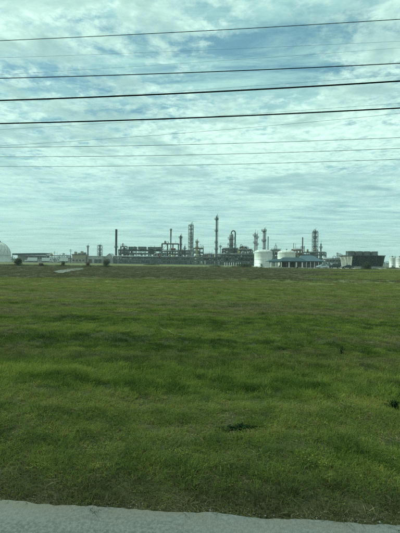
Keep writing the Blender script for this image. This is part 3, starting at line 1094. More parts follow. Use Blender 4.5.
# ------------------------------------------------------------------ steel frames, pipe racks, process equipment
def frame(name, label, cat, px0, px1, D, depth, ys_levels, bays, pipes=0, deck=True, steel='steel', equip=0, braces=True, seed=0, pipe_mats=('pipe_pale', 'pipe_pale', 'clad', 'clad_dull', 'dark', 'rust', 'white_old'), roof=False, rails=True, rows=2):
    g = random.Random(seed)
    xa, xb = X(px0, D), X(px1, D)
    L = xb - xa
    t = thing(name, label, cat, ((xa + xb) / 2, D, 0))
    pc = (px0 + px1) / 2
    zs = [Z(pc, y, D) for y in ys_levels]
    bx_ = [-L / 2 + L * i / bays for i in range(bays + 1)]
    ry = [depth * i / (rows - 1) for i in range(rows)]
    for x in bx_:
        for y in ry:
            MB().bar((x, y, 0), (x, y, zs[-1]), .34).build('post', steel, t)
    for z in zs:
        b = MB()
        for y in ry:
            b.box(-L / 2 - .2, L / 2 + .2, y - .14, y + .14, z - .22, z + .18)
        for x in bx_:
            b.box(x - .12, x + .12, .15, depth - .15, z - .2, z + .16)
        b.build('beam', steel, t)
        if deck and (z != zs[-1] or roof):
            MB().box(-L / 2, L / 2, .2, depth - .2, z + .19, z + .26).build('deck', steel, t)
        if rails:
            h = MB()
            for zz in (z + .75, z + 1.25):
                h.bar((-L / 2, -.1, zz), (L / 2, -.1, zz), .08)
            for x in np.arange(-L / 2, L / 2 + .1, 2.0):
                h.bar((x, -.1, z + .2), (x, -.1, z + 1.25), .07)
            h.build('handrail', steel, t)
    if braces:
        for i in range(bays):
            if g.random() < .5:
                z1 = g.choice(zs)
                z0 = max([q for q in zs if q < z1] + [0])
                if g.random() < .5:
                    MB().bar((bx_[i], -.05, z0), (bx_[i + 1], -.05, z1), .16).build('brace', steel, t)
                else:
                    MB().bar((bx_[i + 1], -.05, z0), (bx_[i], -.05, z1), .16).build('brace', steel, t)
    lev = [0] + zs
    for k in range(pipes):
        z = g.choice(zs) + .3
        rr = g.choice((.14, .18, .25, .34))
        y = g.uniform(.3, depth - .3)
        x0, x1 = -L / 2 - .2, L / 2 + .2
        if g.random() < .45:
            x0, x1 = sorted((g.uniform(-L / 2, L / 2), g.uniform(-L / 2, L / 2)))
        path = [(x0, y, z + rr), (x1, y, z + rr)]
        if g.random() < .55:
            path = [(x0, y, max(.4, z - g.uniform(2, 5)))] + [(x0, y, z + rr - .3)] + path
        if g.random() < .45:
            path += [(x1, y, z + rr - .3), (x1, y, max(.4, z - g.uniform(2, 5)))]
        MB().tube(path, rr, 7).build('pipe', g.choice(pipe_mats), t, True)
    for k in range(equip):
        i = g.randrange(len(lev) - 1 if len(lev) > 1 else 1)
        zf = lev[i] + (.3 if i else .3)
        gap = lev[i + 1] - lev[i]
        x = g.uniform(-L / 2 + 1, L / 2 - 1)
        y = g.uniform(.5, max(.8, depth * .6))
        q = g.random()
        mm = g.choice(('clad', 'clad_dull', 'pipe_pale', 'pipe_pale', 'steel', 'rust', 'white_old', 'white_old', 'dark', 'yellow'))
        if q < .45:                                         # horizontal drum on saddles
            rr, ll = min(gap * .36, g.uniform(.5, 1.1)), g.uniform(2.2, 4.5)
            d = MB()
            for aa, bb, r0, r1 in ((-.5, .5, rr, rr), (.5, .54, rr, rr * .8), (-.54, -.5, rr * .8, rr)):
                d.cone((x + aa * ll, y, zf + rr + .4), (x + bb * ll, y, zf + rr + .4), r0, r1, 12)
            for sx in (-.3, .3):
                d.box(x + sx * ll - .12, x + sx * ll + .12, y - rr * .7, y + rr * .7, zf, zf + rr * .6 + .3)
            d.build('drum', mm, t)
        elif q < .75:                                       # upright pot
            rr, hh = g.uniform(.35, .85), min(gap * .85, g.uniform(1.8, 4.2))
            MB().lathe([(0, 0), (rr, 0), (rr, hh - rr * .5), (rr * .6, hh - rr * .12), (0, hh)], 12, (x, y, zf)).build('vessel', mm, t, True)
        else:                                               # skid with pump, valve and motor
            d = MB()
            d.box(x - .9, x + .9, y - .5, y + .5, zf, zf + .3)
            d.box(x - .7, x - .1, y - .3, y + .3, zf + .3, zf + min(gap * .6, 1.5))
            d.cone((x, y, zf + .75), (x + .8, y, zf + .75), .3, n=10)
            d.build('pump_skid', mm, t)
    for k in range(int(L / 2.2) if equip else 0):
        x, y, q = g.uniform(-L / 2 + .4, L / 2 - .4), g.uniform(.4, depth - .4), g.random()
        z = zs[-1] + .15
        mm = g.choice(('clad', 'pipe_pale', 'white_old', 'clad_dull', 'steel', 'rust', 'yellow', 'steel_light'))
        if q < .4:
            MB().cone((x, y, z), (x, y, z + g.uniform(1.2, 4.2)), g.choice((.1, .14, .2)), n=7).build('vent_pipe', mm, t)
        elif q < .7:
            rr, hh = g.uniform(.35, .7), g.uniform(1.0, 2.4)
            MB().lathe([(0, 0), (rr, 0), (rr, hh - rr * .5), (rr * .6, hh - rr * .12), (0, hh)], 12, (x, y, z)).build('vessel', mm, t, True)
        elif q < .88:
            hh, ww = g.uniform(1.2, 2.8), g.uniform(.8, 2.4)
            MB().tube([(x, y, z - .2), (x, y, z + hh), (x + ww * .15, y, z + hh + .25), (x + ww * .85, y, z + hh + .25), (x + ww, y, z + hh), (x + ww, y, z - .2)], .16, 7).build('pipe_loop', mm, t, True)
        else:
            MB().bar((x, y, z), (x, y, z + 3.2), .1).box(x - .35, x + .35, y - .15, y + .15, z + 3.15, z + 3.35).build('lamp_post', 'steel_light', t)
    return t


frame('process_unit', 'long low process unit of pipes and drums right of the smokestack', 'process unit', 118.5, 190, 300, 9, (258.2, 254.2, 251), 14, 44, True, 'steel', 64, seed=3)
frame('pipe_rack', 'low pipe rack with pale pipes along the front of the long unit', 'pipe rack', 113.5, 226, 284, 3.2, (260.3, 257.6), 18, 20, False, 'steel', 30, seed=5, rails=False, pipe_mats=('steel', 'clad_dull', 'dark', 'rust', 'steel_light', 'clad_dull'))
frame('steel_frame', 'raised open steel frame with flat top above the long unit', 'steel frame', 161.5, 178, 296, 6, (251.5, 243.8), 3, 3, False, 'dark', 3, seed=8, rails=False)
frame('stair_tower', 'square steel stair tower at the left end of the long unit', 'stair tower', 120.2, 126.5, 297, 4, (257, 253.5, 250, 246.8), 2, 3, True, 'steel', 4, seed=12)
frame('process_unit', 'yellow painted pipework cluster around the short yellowish column', 'process unit', 193.3, 203.0, 292, 5, (258.0, 253.2, 248.8), 3, 18, True, 'steel', 12, seed=15, pipe_mats=('yellow', 'yellow', 'pipe_pale', 'steel'))
frame('process_unit', 'dark pipework between the yellow cluster and the tallest tower', 'process unit', 203.8, 214, 300, 6, (258.6, 254.6), 4, 14, True, 'steel', 14, seed=18)
frame('process_unit', 'stepped steel structure beneath the vessel with the arching pipe', 'process unit', 222.5, 240, 266, 8, (259.3, 255.5, 251.8, 249), 6, 26, True, 'steel', 34, seed=21)
frame('process_unit', 'dark equipment block between the arching pipe vessel and front white tank', 'process unit', 239.2, 252.5, 258, 7, (259, 254.8, 250.2), 5, 16, True, 'steel', 22, seed=24)
frame('pipe_rack', 'broad pale pipe rack below the arching pipe vessel, left of the tank', 'pipe rack', 217.5, 254.2, 236, 3.5, (261.2, 257.8, 254.9), 10, 22, False, 'steel', 26, seed=27, rails=False, pipe_mats=('pipe_pale', 'clad_dull', 'steel'))
frame('process_unit', 'dark piping in the gap between the two white tanks', 'process unit', 271.3, 281.5, 225, 5, (259.3, 254.4, 250.6), 3, 10, True, 'steel', 5, seed=30)
frame('process_unit', 'rusty tan equipment on a frame above the blue roofs', 'process unit', 293.5, 302.5, 232, 5, (258.5, 254, 250.3), 3, 8, True, 'rust', 9, seed=33, pipe_mats=('yellow', 'rust', 'pipe_pale'))
frame('pipe_rack', 'pipe rack behind the large dull blue roof at the lattice ringed tower', 'pipe rack', 303.5, 326, 246, 4, (259.5, 255.3, 252.6), 5, 11, False, 'steel', 4, seed=36, rails=False)
frame('process_unit', 'low grey equipment between the lattice ringed tower and cooling tower', 'process unit', 325.5, 342, 230, 5, (262.2, 259.4), 5, 9, True, 'steel_light', 10, seed=39, rails=False)
frame('pipe_rack', 'faint low pipe rack right of the far left shed', 'pipe rack', 46, 69.5, 345, 4, (258.2, 255.8), 7, 9, False, 'clad_dull', 7, seed=42, rails=False)
frame('steel_frame', 'small dark equipment frame on the roofline beside the arching pipe vessel', 'steel frame', 240.0, 246.6, 270, 4, (251.2, 247.6), 2, 4, True, 'dark', 5, seed=45)


def low_block(label, px0, px1, ytop, D, m):
    pc = (px0 + px1) / 2
    w_, h_ = (X(px1, D) - X(px0, D)) / 2, Z(pc, ytop, D)
    t = thing('switchgear_building', label, 'building', (X(pc, D), D, 0))
    MB().box(-w_, w_, 0, 8, 0, h_).build('wall', m, t)
    MB().box(-w_ - .3, w_ + .3, -.3, 8.3, h_, h_ + .3).build('roof', 'dark', t)
    for x in np.arange(-w_ + 3, w_ - 2, 6.5):
        MB().box(x - .6, x + .6, -.08, -.003, .02, 2.2).build('door', 'steel_light', t)
        MB().box(x + 1.5, x + 3.5, -.1, -.003, 2.4, 3.4).build('louvre', 'clad_dull', t)


low_block('long dark metal building behind the pipes of the long unit', 119, 189, 257.2, 313, 'steel')
low_block('dark metal building behind the broad pale pipe rack', 219, 253, 257.5, 276, 'steel')

# air coolers standing on top of the long unit
def air_cooler(px0, px1, yt, yb, D, label):
    xa, xb = X(px0, D), X(px1, D)
    pc = (px0 + px1) / 2
    z0, z1 = Z(pc, yb, D), Z(pc, yt, D)
    L = xb - xa
    t = thing('air_cooler', label, 'air cooler', ((xa + xb) / 2, D, z0), 0, 'air coolers on the long unit')
    h = z1 - z0
    MB().box(-L / 2, L / 2, 0, 6, h * .42, h).build('bundle', 'clad_dull', t)
    MB().box(-L / 2 - .15, L / 2 + .15, -.15, 6.15, h, h + .22).build('top_frame', 'steel', t)
    for x in (-L / 2 + .2, L / 2 - .2):
        for y in (.2, 5.8):
            MB().bar((x, y, 0), (x, y, h * .42), .25).build('leg', 'steel', t)
    n = max(1, int(L / 4))
    for i in range(n):
        x = -L / 2 + L * (i + .5) / n
        MB().lathe([(1.5, 0), (1.6, h * .12), (1.6, h * .42 - .01), (1.2, h * .42 - .01)], 16, (x, 3, 0)).build('fan_ring', 'steel', t, True)
    rb_ = MB()
    for i in range(int(L / .9) + 1):
        x = -L / 2 + i * .9
        rb_.box(x - .05, x + .05, -.1, -.01, h * .44, h * .98)
    rb_.build('stiffener', 'steel', t)


air_cooler(128.4, 135.8, 246.9, 251.0, 300, 'leftmost air cooler box on the long unit, beside the stair tower')
air_cooler(138.0, 145.6, 246.9, 251.0, 300, 'middle air cooler box on the long unit')
air_cooler(147.6, 160.8, 247.2, 251.0, 300, 'longest air cooler box, left of the raised steel frame')


# ------------------------------------------------------------------ tanks
def tank(label, px0, px1, yw, yd, D, m='tank', stair=True):
    pc = (px0 + px1) / 2
    r = (X(px1, D) - X(px0, D)) / 2
    zw, zd = Z(pc, yw, D), Z(pc, yd, D)
    t = thing('storage_tank', label, 'storage tank', (X(pc, D), D, 0))
    MB().lathe([(r * 1.03, 0), (r * 1.03, .25), (r, .25), (r, zw)], 48).build('wall', m, t, True)
    prof = [(r * 1.015, zw - .12), (r * 1.015, zw + .1)]
    prof += [(r * math.cos(a), zw + .1 + (zd - zw - .1) * math.sin(a)) for a in np.linspace(.12, math.pi / 2, 8)[:-1]] + [(0, zd)]
    rf = MB().lathe(prof, 48).build('roof', m, t, True)
    MB().lathe([(.35, -.1), (.35, .5), (.5, .5), (.5, .62), (0, .75)], 12, (0, 0, zd)).build('vent', 'steel_light', rf)
    for z in np.linspace(zw / 4, zw * .75, 3):
        MB().lathe([(r, z - .03), (r + .02, z - .03), (r + .02, z + .03), (r, z + .03)], 48).build('seam', m, t)
    rail = MB()
    ww = np.linspace(math.pi * .9, math.pi * 2.1, 28)
    for zz in (zw + .55, zw + 1.0):
        rail.tube([(r * .99 * math.cos(w), r * .99 * math.sin(w), zz) for w in ww], .03, 4)
    for w in ww[::3]:
        rail.bar((r * .99 * math.cos(w), r * .99 * math.sin(w), zw), (r * .99 * math.cos(w), r * .99 * math.sin(w), zw + 1), .05)
    rail.build('handrail', 'steel_light', t)
    if stair:
        st = MB()
        a = np.linspace(math.pi * 1.72, math.pi * 2.05, 22)
        for i, w in enumerate(a):
            z = zw * (i + .5) / len(a)
            st.hexa([((r + q) * math.cos(w + dw), (r + q) * math.sin(w + dw), z) for q, dw in ((.05, -.02), (.85, -.02), (.85, .02), (.05, .02))],
                    [((r + q) * math.cos(w + dw), (r + q) * math.sin(w + dw), z + .06) for q, dw in ((.05, -.02), (.85, -.02), (.85, .02), (.05, .02))])
        st.tube([((r + .85) * math.cos(w), (r + .85) * math.sin(w), zw * (i + .5) / len(a) + 1) for i, w in enumerate(a)], .035, 4)
        st.build('stair', 'steel_light', t)
    MB().cone((-r * .35, -r * 1.02, .9), (-r * .35, -r * .9, .9), .42, n=14).build('manway', 'steel_light', t)
    return t


tank('front round white domed tank left of the blue roofed pavilion', 254.2, 272.3, 252.3, 249.5, 172)
tank('rear white domed tank rising behind the blue pavilion roof', 277.5, 295.2, 252.8, 250.2, 205)
tank('narrow white tank just right of the cooling tower', 389.4, 395.3, 258.3, 257.3, 196, stair=False)
tank('white tank cut by the right edge of the picture', 395.8, 403.5, 258.6, 257.4, 200, stair=False)

# domed store at the left edge
D = 330
s = D / FPX
t = thing('domed_store', 'large grey domed store with white wall at the left edge', 'dome', base_of(-4, D))
r, zw, zd = 13.5 * s, Z(-4, 254.6, D), Z(-4, 241.3, D)
MB().lathe([(r * 1.02, 0), (r, .3), (r, zw)], 40).build('wall', 'white_old', t, True)
dm = MB().lathe([(r, zw)] + [(r * math.cos(a), zw + (zd - zw) * math.sin(a)) for a in np.linspace(.08, math.pi / 2, 12)[:-1]] + [(0, zd)], 40).build('dome', 'white_old', t, True)
for k in range(20):
    a = 2 * math.pi * k / 20
    MB().tube([((r + .06) * math.cos(w) * math.cos(a + w * .5), (r + .06) * math.cos(w) * math.sin(a + w * .5), zw + (zd - zw + .06) * math.sin(w)) for w in np.linspace(0.02, 1.5, 12)], .06, 5).build('rib', 'steel_light', dm)
MB().lathe([(2.6, zd - .2), (3.4, zd - .2), (3.4, zd + .5), (2.6, zd + .5), (0, zd + .9)], 16).build('walkway', 'steel', t)
MB().lathe([(r + .05, zw - .25), (r + .3, zw - .25), (r + .3, zw + .15), (r + .05, zw + .15)], 40).build('ring_beam', 'white', t)

# ------------------------------------------------------------------ buildings
def hip(mb, x0, x1, y0, y1, ze, zr, inset, yr=None, th=.12):
    ym = (y0 + y1) / 2
    a, b = (x0 + inset[0], ym, zr), (x1 - inset[1], ym, zr)
    c = [(x0, y0, ze), (x1, y0, ze), (x1, y1, ze), (x0, y1, ze)]
    low_ = [(x, y, z - th) for x, y, z in c]
    mb.add(c + [a, b] + low_, [(0, 1, 5, 4), (1, 2, 5), (2, 3, 4, 5), (3, 0, 4), (0, 6, 7, 1), (1, 7, 8, 2), (2, 8, 9, 3), (3, 9, 6, 0), (6, 9, 8, 7)])
    return a, b


def seams(x0, x1, y0, ym, ze, zr, i0, i1, step, parent, m):
    """standing seams on the slope that faces the road"""
    for x in np.arange(x0 + step, x1 - .2, step):
        f = 1.0
        if x < x0 + i0:
            f = (x - x0) / i0
        elif x > x1 - i1:
            f = (x1 - x) / i1
        if f < .08:
            continue
        MB().bar((x, y0, ze + .02), (x, y0 + (ym - y0) * f, ze + (zr - ze) * f + .02), .05).build('seam', m, parent)


D = 155
t = thing('pavilion', 'open pavilion with dark teal hip roof and white posts', 'pavilion', (X(286, D), D, 0))
x0, x1 = X(268.2, D) - X(286, D), X(304.5, D) - X(286, D)
ze = 2.45
xm = X(280.5, D) - X(286, D)
rf = MB()
hip(rf, xm, x1 + 1.0, -1.0, 7.5, ze + .15, Z(290, 257.2, D), (1.6, 1.8))
rfo = rf.build('roof', 'roof_teal', t)
seams(xm, x1 + 1.0, -1.0, 3.25, ze + .15, Z(290, 257.2, D), 1.6, 1.8, .62, rfo, 'roof_teal')
rf = MB()
hip(rf, x0, xm + 1.2, -.6, 6.2, ze - .1, Z(275, 258.9, D), (2.2, .6))
rfo = rf.build('roof', 'roof_teal', t)
seams(x0, xm + 1.2, -.6, 2.8, ze - .1, Z(275, 258.9, D), 2.2, .6, .62, rfo, 'roof_teal')
MB().box(xm + .15, x1 + .85, -.9, -.72, ze - .22, ze + .02).build('fascia', 'roof_teal', t)
MB().box(x0 + .2, xm, -.5, -.34, ze - .46, ze - .23).build('fascia', 'roof_teal', t)
MB().box(x0 - .1, x1 + 1.0, -1.2, 7.4, 0.0, .16).build('slab', 'concrete', t)
for px in (270.5, 275.6, 281.0, 288.8, 296.2, 302.0):
    x = X(px, D) - X(286, D)
    top = ze - .47 if x < xm - .1 else ze - .23
    c = MB().box(x - .19, x + .19, -.58, -.2, .16, top)
    c.box(x - .26, x + .26, -.65, -.13, .16, .42)
    c.build('column', 'white', t)
for px in (272, 281, 290, 299):
    x = X(px, D) - X(286, D)
    MB().box(x - .15, x + .15, 6.0, 6.3, .16, ze - .3).build('column', 'white', t)
MB().box(xm + 1.0, x1 + .5, 6.6, 6.8, .16, ze - .15).build('back_wall', 'wall_brown', t)
for px in (279, 285, 292.5):
    x = X(px, D) - X(286, D)
    tb = MB().box(x - .9, x + .9, 2.0, 2.8, .86, .93)
    tb.box(x - .9, x + .9, 1.5, 1.78, .55, .6).box(x - .9, x + .9, 3.0, 3.28, .55, .6)
    for dx in (-.6, .6):
        tb.bar((x + dx, 1.6, .16), (x + dx, 2.4, .86), .08).bar((x + dx, 3.2, .16), (x + dx, 2.4, .86), .08)
    tb.build('picnic_table', 'wood', t)

t = thing('office_building', 'building with large dull blue metal hip roof beside the pavilion', 'building', (X(313, 164), 164, 0))
D = 164
x0, x1 = X(300.5, D) - X(313, D), X(323.5, D) - X(313, D)
zr, ze = Z(309, 255.2, D), 2.75
rf = MB()
ra, rb2 = hip(rf, x0 - .3, x1, -1.2, 9.5, ze, zr, (1.5, 3.6))
rfo = rf.build('roof', 'roof_blue', t)
seams(x0 - .3, x1, -1.2, 4.15, ze, zr, 1.5, 3.6, .62, rfo, 'roof_blue')
MB().cone(Vector(ra) + Vector((0, 0, .03)), Vector(rb2) + Vector((0, 0, .03)), .12, n=6).build('ridge_cap', 'roof_teal', rfo)
MB().box(x0 - .2, x1 - .1, -1.1, -.95, ze - .36, ze - .13).build('fascia', 'roof_teal', t)
MB().box(x0 + .3, x1 - 1.0, .6, 8.8, 0, ze - .13).build('wall', 'wall_brown', t)
for px in (303.5, 307.5, 315, 319.0):
    x = X(px, D) - X(313, D)
    w = MB().box(x - .7, x + .7, .52, .58, .95, 2.1).build('window', 'white_old', t)
    MB().box(x - .62, x + .62, .46, .515, 1.02, 2.03).build('pane', 'glass', w)
x = X(311.3, D) - X(313, D)
dr = MB().box(x - .55, x + .55, .5, .58, .05, 2.2).build('door', 'steel', t)
MB().cone((x + .38, .44, 1.05), (x + .38, .5, 1.05), .05, n=8).build('handle', 'rim', dr)
for px in (301.8, 306, 310, 314, 318, 322.0):
    x = X(px, D) - X(313, D)
    MB().box(x - .12, x + .12, -.9, -.66, 0, ze - .36).build('post', 'white_old', t)

# tan block buildings on the left
D = 300
t = thing('block_building', 'tan flat roofed block building with rooftop units left of the smokestack', 'building', (X(78.5, D), D, 0))
w = (X(85, D) - X(72, D)) / 2
h = Z(78, 254.8, D)
MB().box(-w, w, 0, 9, 0, h).build('wall', 'wall_tan', t)
MB().box(-w - .35, w + .35, -.35, 9.35, h, h + .5).build('roof', 'steel', t)
for i in range(4):
    for j in range(1):
        x = -w + 2 * w * (i + .5) / 4
        wi = MB().box(x - .75, x + .75, -.08, -.003, 1.2 + j * 3.3, 2.7 + j * 3.3).build('window', 'white_old', t)
        MB().box(x - .65, x + .65, -.12, -.083, 1.3 + j * 3.3, 2.6 + j * 3.3).build('pane', 'glass', wi)
for x, q, m_ in ((-3.2, 1.9, 'wall_tan'), (-.6, 1.1, 'clad'), (1.6, 2.3, 'wall_tan'), (3.8, 1.4, 'clad_dull')):
    MB().box(x - .8, x + .8, 2.5, 4.5, h + .5, h + .5 + q).build('roof_unit', m_, t)

t = thing('block_building', 'long low pale tan building with flat roof left of the smokestack', 'building', (X(93.5, D), D + 4, 0))
w = (X(101.5, D) - X(85.8, D)) / 2
h = Z(93, 256.3, D)
MB().box(-w, w, 0, 10, 0, h).build('wall', 'wall_pale', t)
MB().box(-w - .25, w + .25, -.25, 10.25, h, h + .35).build('roof', 'wall_tan', t)
for x in (-w * .6, w * .15, w * .65):
    dr = MB().box(x - 1.3, x + 1.3, -.08, -.003, .02, 2.9).build('roller_door', 'rust' if x < 0 else 'steel', t)
    for z in (.8, 1.5, 2.2):
        MB().box(x - 1.25, x + 1.25, -.12, -.083, z, z + .06).build('slat', 'steel_light', dr)

t = thing('gable_shed', 'pale gabled sheet metal shed immediately left of the smokestack', 'shed', (X(108.5, 310), 310, 0))
w = (X(113, 310) - X(103.5, 310)) / 2
h0, h1 = Z(108, 257.5, 310), Z(108, 253.6, 310)
MB().prism_xz([(-w, 0), (w, 0), (w, h0), (w * .2, h1), (-w, h0 - .6)], 0, 12).build('wall', 'wall_pale', t)
MB().prism_xz([(-w - .3, h0 - .85), (w * .2, h1 + .02), (w + .3, h0 - .25), (w + .3, h0 - .05), (w * .2, h1 + .22), (-w - .3, h0 - .65)], -.3, 12.3).build('roof', 'clad', t)
MB().box(-w * .5, w * .4, -.08, -.003, .02, 3.2).build('door', 'clad_dull', t)

D = 345
t = thing('long_shed', 'long open shed with dark flat roof at the far left', 'shed', (X(28.5, D), D, 0))
w = (X(45, D) - X(12.3, D)) / 2
z1, z0 = Z(28, 252.8, D), Z(28, 255.2, D)
MB().prism_xz([(-w, z0), (w, z0 + .4), (w, z1), (w * .2, z1 - .2), (-w, z1 - .7)], 0, 14).build('roof', 'roof_teal', t)
for i in range(7):
    x = -w + 2 * w * i / 6
    MB().box(x - .2, x + .2, .4, .8, 0, z0).build('post', 'steel_light', t)
MB().box(-w + .3, w - .3, 11, 11.3, 0, z0 - .02).build('back_wall', 'wall_pale', t)
for i in range(3):
    x = -w * .7 + i * w * .62
    MB().lathe([(1.6, 0), (1.6, 2.6), (.9, 3.1), (0, 3.2)], 14, (x, 5, 0)).build('bin', 'white_old' if i != 1 else 'clad_dull', t, True)

# ------------------------------------------------------------------ cooling tower
D = 182
t = thing('cooling_tower', 'dark louvred cooling tower with pale end wall and fan cylinders on top', 'cooling tower', (X(369, D), D + 1.0, 0), R(9))
s = D / FPX
hw, hb = 7.9, 7.65                       # half length at the deck and at the basin
dp = 10.5
zt = Z(369, 255.9, D)
MB().box(-hb - .5, hb + .5, -.1, dp + .1, 0, .7).build('basin', 'concrete', t)
MB().box(-hb + .3, hb - .3, 1.6, dp - 1.6, .7, zt).build('fill', 'dark', t)
nsl = 11
for i in range(nsl):
    f0, f1 = i / nsl, (i + 1) / nsl
    za, zb = .7 + (zt - .9) * f0, .7 + (zt - .9) * (f1 - .12)
    ya, yb = 1.0 - 1.2 * f0, 1.0 - 1.2 * f1
    xa, xb = hb + (hw - hb) * f0 - .05, hb + (hw - hb) * f1 - .05
    for sg in (0, 1):
        def yy(v):
            return v if sg == 0 else dp - v
        b_ = [(-xa, yy(ya), za), (xa, yy(ya), za), (xa, yy(ya + .08), za), (-xa, yy(ya + .08), za)]
        t_ = [(-xb, yy(yb - .22), zb), (xb, yy(yb - .22), zb), (xb, yy(yb - .14), zb), (-xb, yy(yb - .14), zb)]
        MB().hexa(b_, t_).build('louvre', 'slat', t)
for k in range(5):
    x = -hb + 2 * hb * k / 4
    MB().bar((x, .75, .7), (x * hw / hb, -.62, zt - .1), .22).build('mullion', 'slat', t)
for sg in (-1, 1):
    e = MB().hexa([(sg * hb - .12, .85, .7), (sg * hb + .12, .85, .7), (sg * hb + .12, dp - .85, .7), (sg * hb - .12, dp - .85, .7)],
                  [(sg * hw - .12, -.45, zt), (sg * hw + .12, -.45, zt), (sg * hw + .12, dp + .45, zt), (sg * hw - .12, dp + .45, zt)]).build('end_wall', 'endwall', t)
    for k in range(1, 9):
        f = k / 9
        MB().bar((sg * (hb + .16), .85 + (dp - 1.7) * f, .75), (sg * (hw + .16), -.45 + (dp + .9) * f, zt - .05), .13).build('rib', 'endwall' if k != 4 else 'slat', e)
MB().box(-hw - .45, hw + .45, -.75, dp + .75, zt + .005, zt + .32).build('fan_deck', 'slat', t)
for k in range(4):
    x = -hw + 2 * hw * (k + .5) / 4
    fr_ = 1.86
    hz = Z(369, 251.0, D) - zt - .3
    f_ = MB().lathe([(fr_ * 1.03, 0), (fr_ * .97, hz * .35), (fr_ * .98, hz * .8), (fr_ * 1.03, hz), (fr_ * .96, hz), (fr_ * .92, hz * .4), (fr_ * .95, .05)], 26, (x, dp * .5, zt + .32)).build('fan_cylinder', 'fanring', t, True)
    for q in range(10):
        w = 2 * math.pi * q / 10
        MB().bar((x + fr_ * 1.03 * math.cos(w), dp * .5 + fr_ * 1.03 * math.sin(w), zt + .32), (x + fr_ * 1.03 * math.cos(w), dp * .5 + fr_ * 1.03 * math.sin(w), zt + .3 + hz), .1).build('stave', 'steel_light', f_)
    MB().cone((x, dp * .5, zt + .6), (x, dp * .5, zt + .32 + hz * .6), .3, n=10).build('hub', 'steel', f_)
    for q in range(5):
        w = 2 * math.pi * q / 5 + k
        zz = zt + .32 + hz * .5
        MB().hexa([(x + c_ * math.cos(w) - d_ * math.sin(w), dp * .5 + c_ * math.sin(w) + d_ * math.cos(w), zz) for c_, d_ in ((.25, -.15), (1.7, -.25), (1.7, .25), (.25, .15))],
                  [(x + c_ * math.cos(w) - d_ * math.sin(w), dp * .5 + c_ * math.sin(w) + d_ * math.cos(w), zz + .08) for c_, d_ in ((.25, -.15), (1.7, -.25), (1.7, .25), (.25, .15))]).build('blade', 'steel_light', f_)
MB().tube([(hw + .9, dp * .7, 0), (hw + .9, dp * .7, zt + .7), (hw + .5, dp * .7, zt + 1.0), (hw - 1.0, dp * .7, zt + 1.0)], .3, 8).build('riser_pipe', 'pipe_pale', t, True)


# ------------------------------------------------------------------ vehicles
def car(label, px, D, paint, rz=0.0, L=4.6, van=False):
    t = thing('parked_car', label, 'car', (X(px, D), D, .02), rz, 'cars parked by the plant')
    h = L / 2
    W_ = .88
    if van:
        body = [(-h, .38), (-h + .05, 1.0), (-h + .35, 1.12), (-h + 1.15, 1.22), (h - .15, 1.2), (h, 1.0), (h, .4), (h - .3, .3), (-h + .3, .3)]
        cab = [(-h + 1.0, 1.2), (-h + 1.75, 1.88), (h - .35, 1.9), (h - .1, 1.2)]
    else:
        body = [(-h, .42), (-h + .05, .72), (-h + .3, .84), (-h + 1.25, .96), (h - .9, 1.0), (h - .1, .94), (h, .7), (h - .05, .42), (h - .35, .3), (-h + .35, .3)]
        cab = [(-h + 1.1, .95), (-h + 1.9, 1.42), (-h + 3.0, 1.46), (h - .75, .98)]
    b = MB()
    n = len(body)
    for w0, w1 in ((0, 1),):
        b.add([(x, y, z) for y, k in ((-W_, .97), (-W_ + .12, 1.0), (W_ - .12, 1.0), (W_, .97)) for x, z in [(q[0] * k, .65 + (q[1] - .65) * (1 if k == 1 else .86)) for q in body]],
              [tuple(range(n)), tuple(range(4 * n - 1, 3 * n - 1, -1))] + [(r_ * n + (i + 1) % n, r_ * n + i, (r_ + 1) * n + i, (r_ + 1) * n + (i + 1) % n) for r_ in range(3) for i in range(n)])
    bo = b.build('body', paint, t)
    c = MB()
    kk = .82
    zb, zt_ = cab[0][1], max(q[1] for q in cab)
    m_ = len(cab)
    half = [(W_ - .06) - (.2 * (z - zb) / (zt_ - zb)) for x, z in cab]
    c.add([(x, -hw_, z) for (x, z), hw_ in zip(cab, half)] + [(x, hw_, z) for (x, z), hw_ in zip(cab, half)],
          [tuple(range(m_)), tuple(range(2 * m_ - 1, m_ - 1, -1))] + [((i + 1) % m_, i, m_ + i, m_ + (i + 1) % m_) for i in range(m_)])
    c.build('cabin', paint, t)
    # glass set 1 cm proud of the cabin
    def lerp(a, b_, f):
        return tuple(a[i] + (b_[i] - a[i]) * f for i in range(3))
    side = [(x, z) for x, z in cab]
    for sg in (-1, 1):
        A = [(x, sg * (hw_ + .012), z) for (x, z), hw_ in zip(cab, half)]
        cx = tuple(sum(p[i] for p in A) / len(A) for i in range(3))
        Q = [lerp(cx, p, .84) for p in A]
        MB().add(Q, [tuple(range(len(Q)))]).build('side_window', 'glass', t)
    for a, b_, nm in ((0, 1, 'windscreen'), (m_ - 1, m_ - 2, 'rear_window')):
        dx = -.015 if a == 0 else .015
        p0, p1 = cab[a], cab[b_]
        q = [(p0[0] + (p1[0] - p0[0]) * f + dx, sg * (half[a] + (half[b_] - half[a]) * f - .08), p0[1] + (p1[1] - p0[1]) * f + .012) for f, sg in ((.12, -1), (.12, 1), (.9, 1), (.9, -1))]
        MB().add(q, [(0, 1, 2, 3)]).build(nm, 'glass', t)
    for x in (-h + .85, h - .9):
        for sg in (-1, 1):
            wl_ = MB().cone((x, sg * (W_ - .2), .32), (x, sg * (W_ + .02), .32), .32, n=16).build('wheel', 'tyre', t)
            MB().cone((x, sg * (W_ + .021), .32), (x, sg * (W_ + .035), .32), .2, n=12).build('rim', 'rim', wl_)
    for sg in (-1, 1):
        MB().box(-h - .01, -h + .08, sg * .62 - .16, sg * .62 + .16, .6, .76).build('headlight', 'lamp', t)
        MB().box(h - .08, h + .012, sg * .66 - .12, sg * .66 + .12, .66, .84).build('tail_light', 'lamp_red', t)
    MB().box(-h - .03, -h + .06, -.8, .8, .36, .52).build('bumper', 'steel', t)
    return t


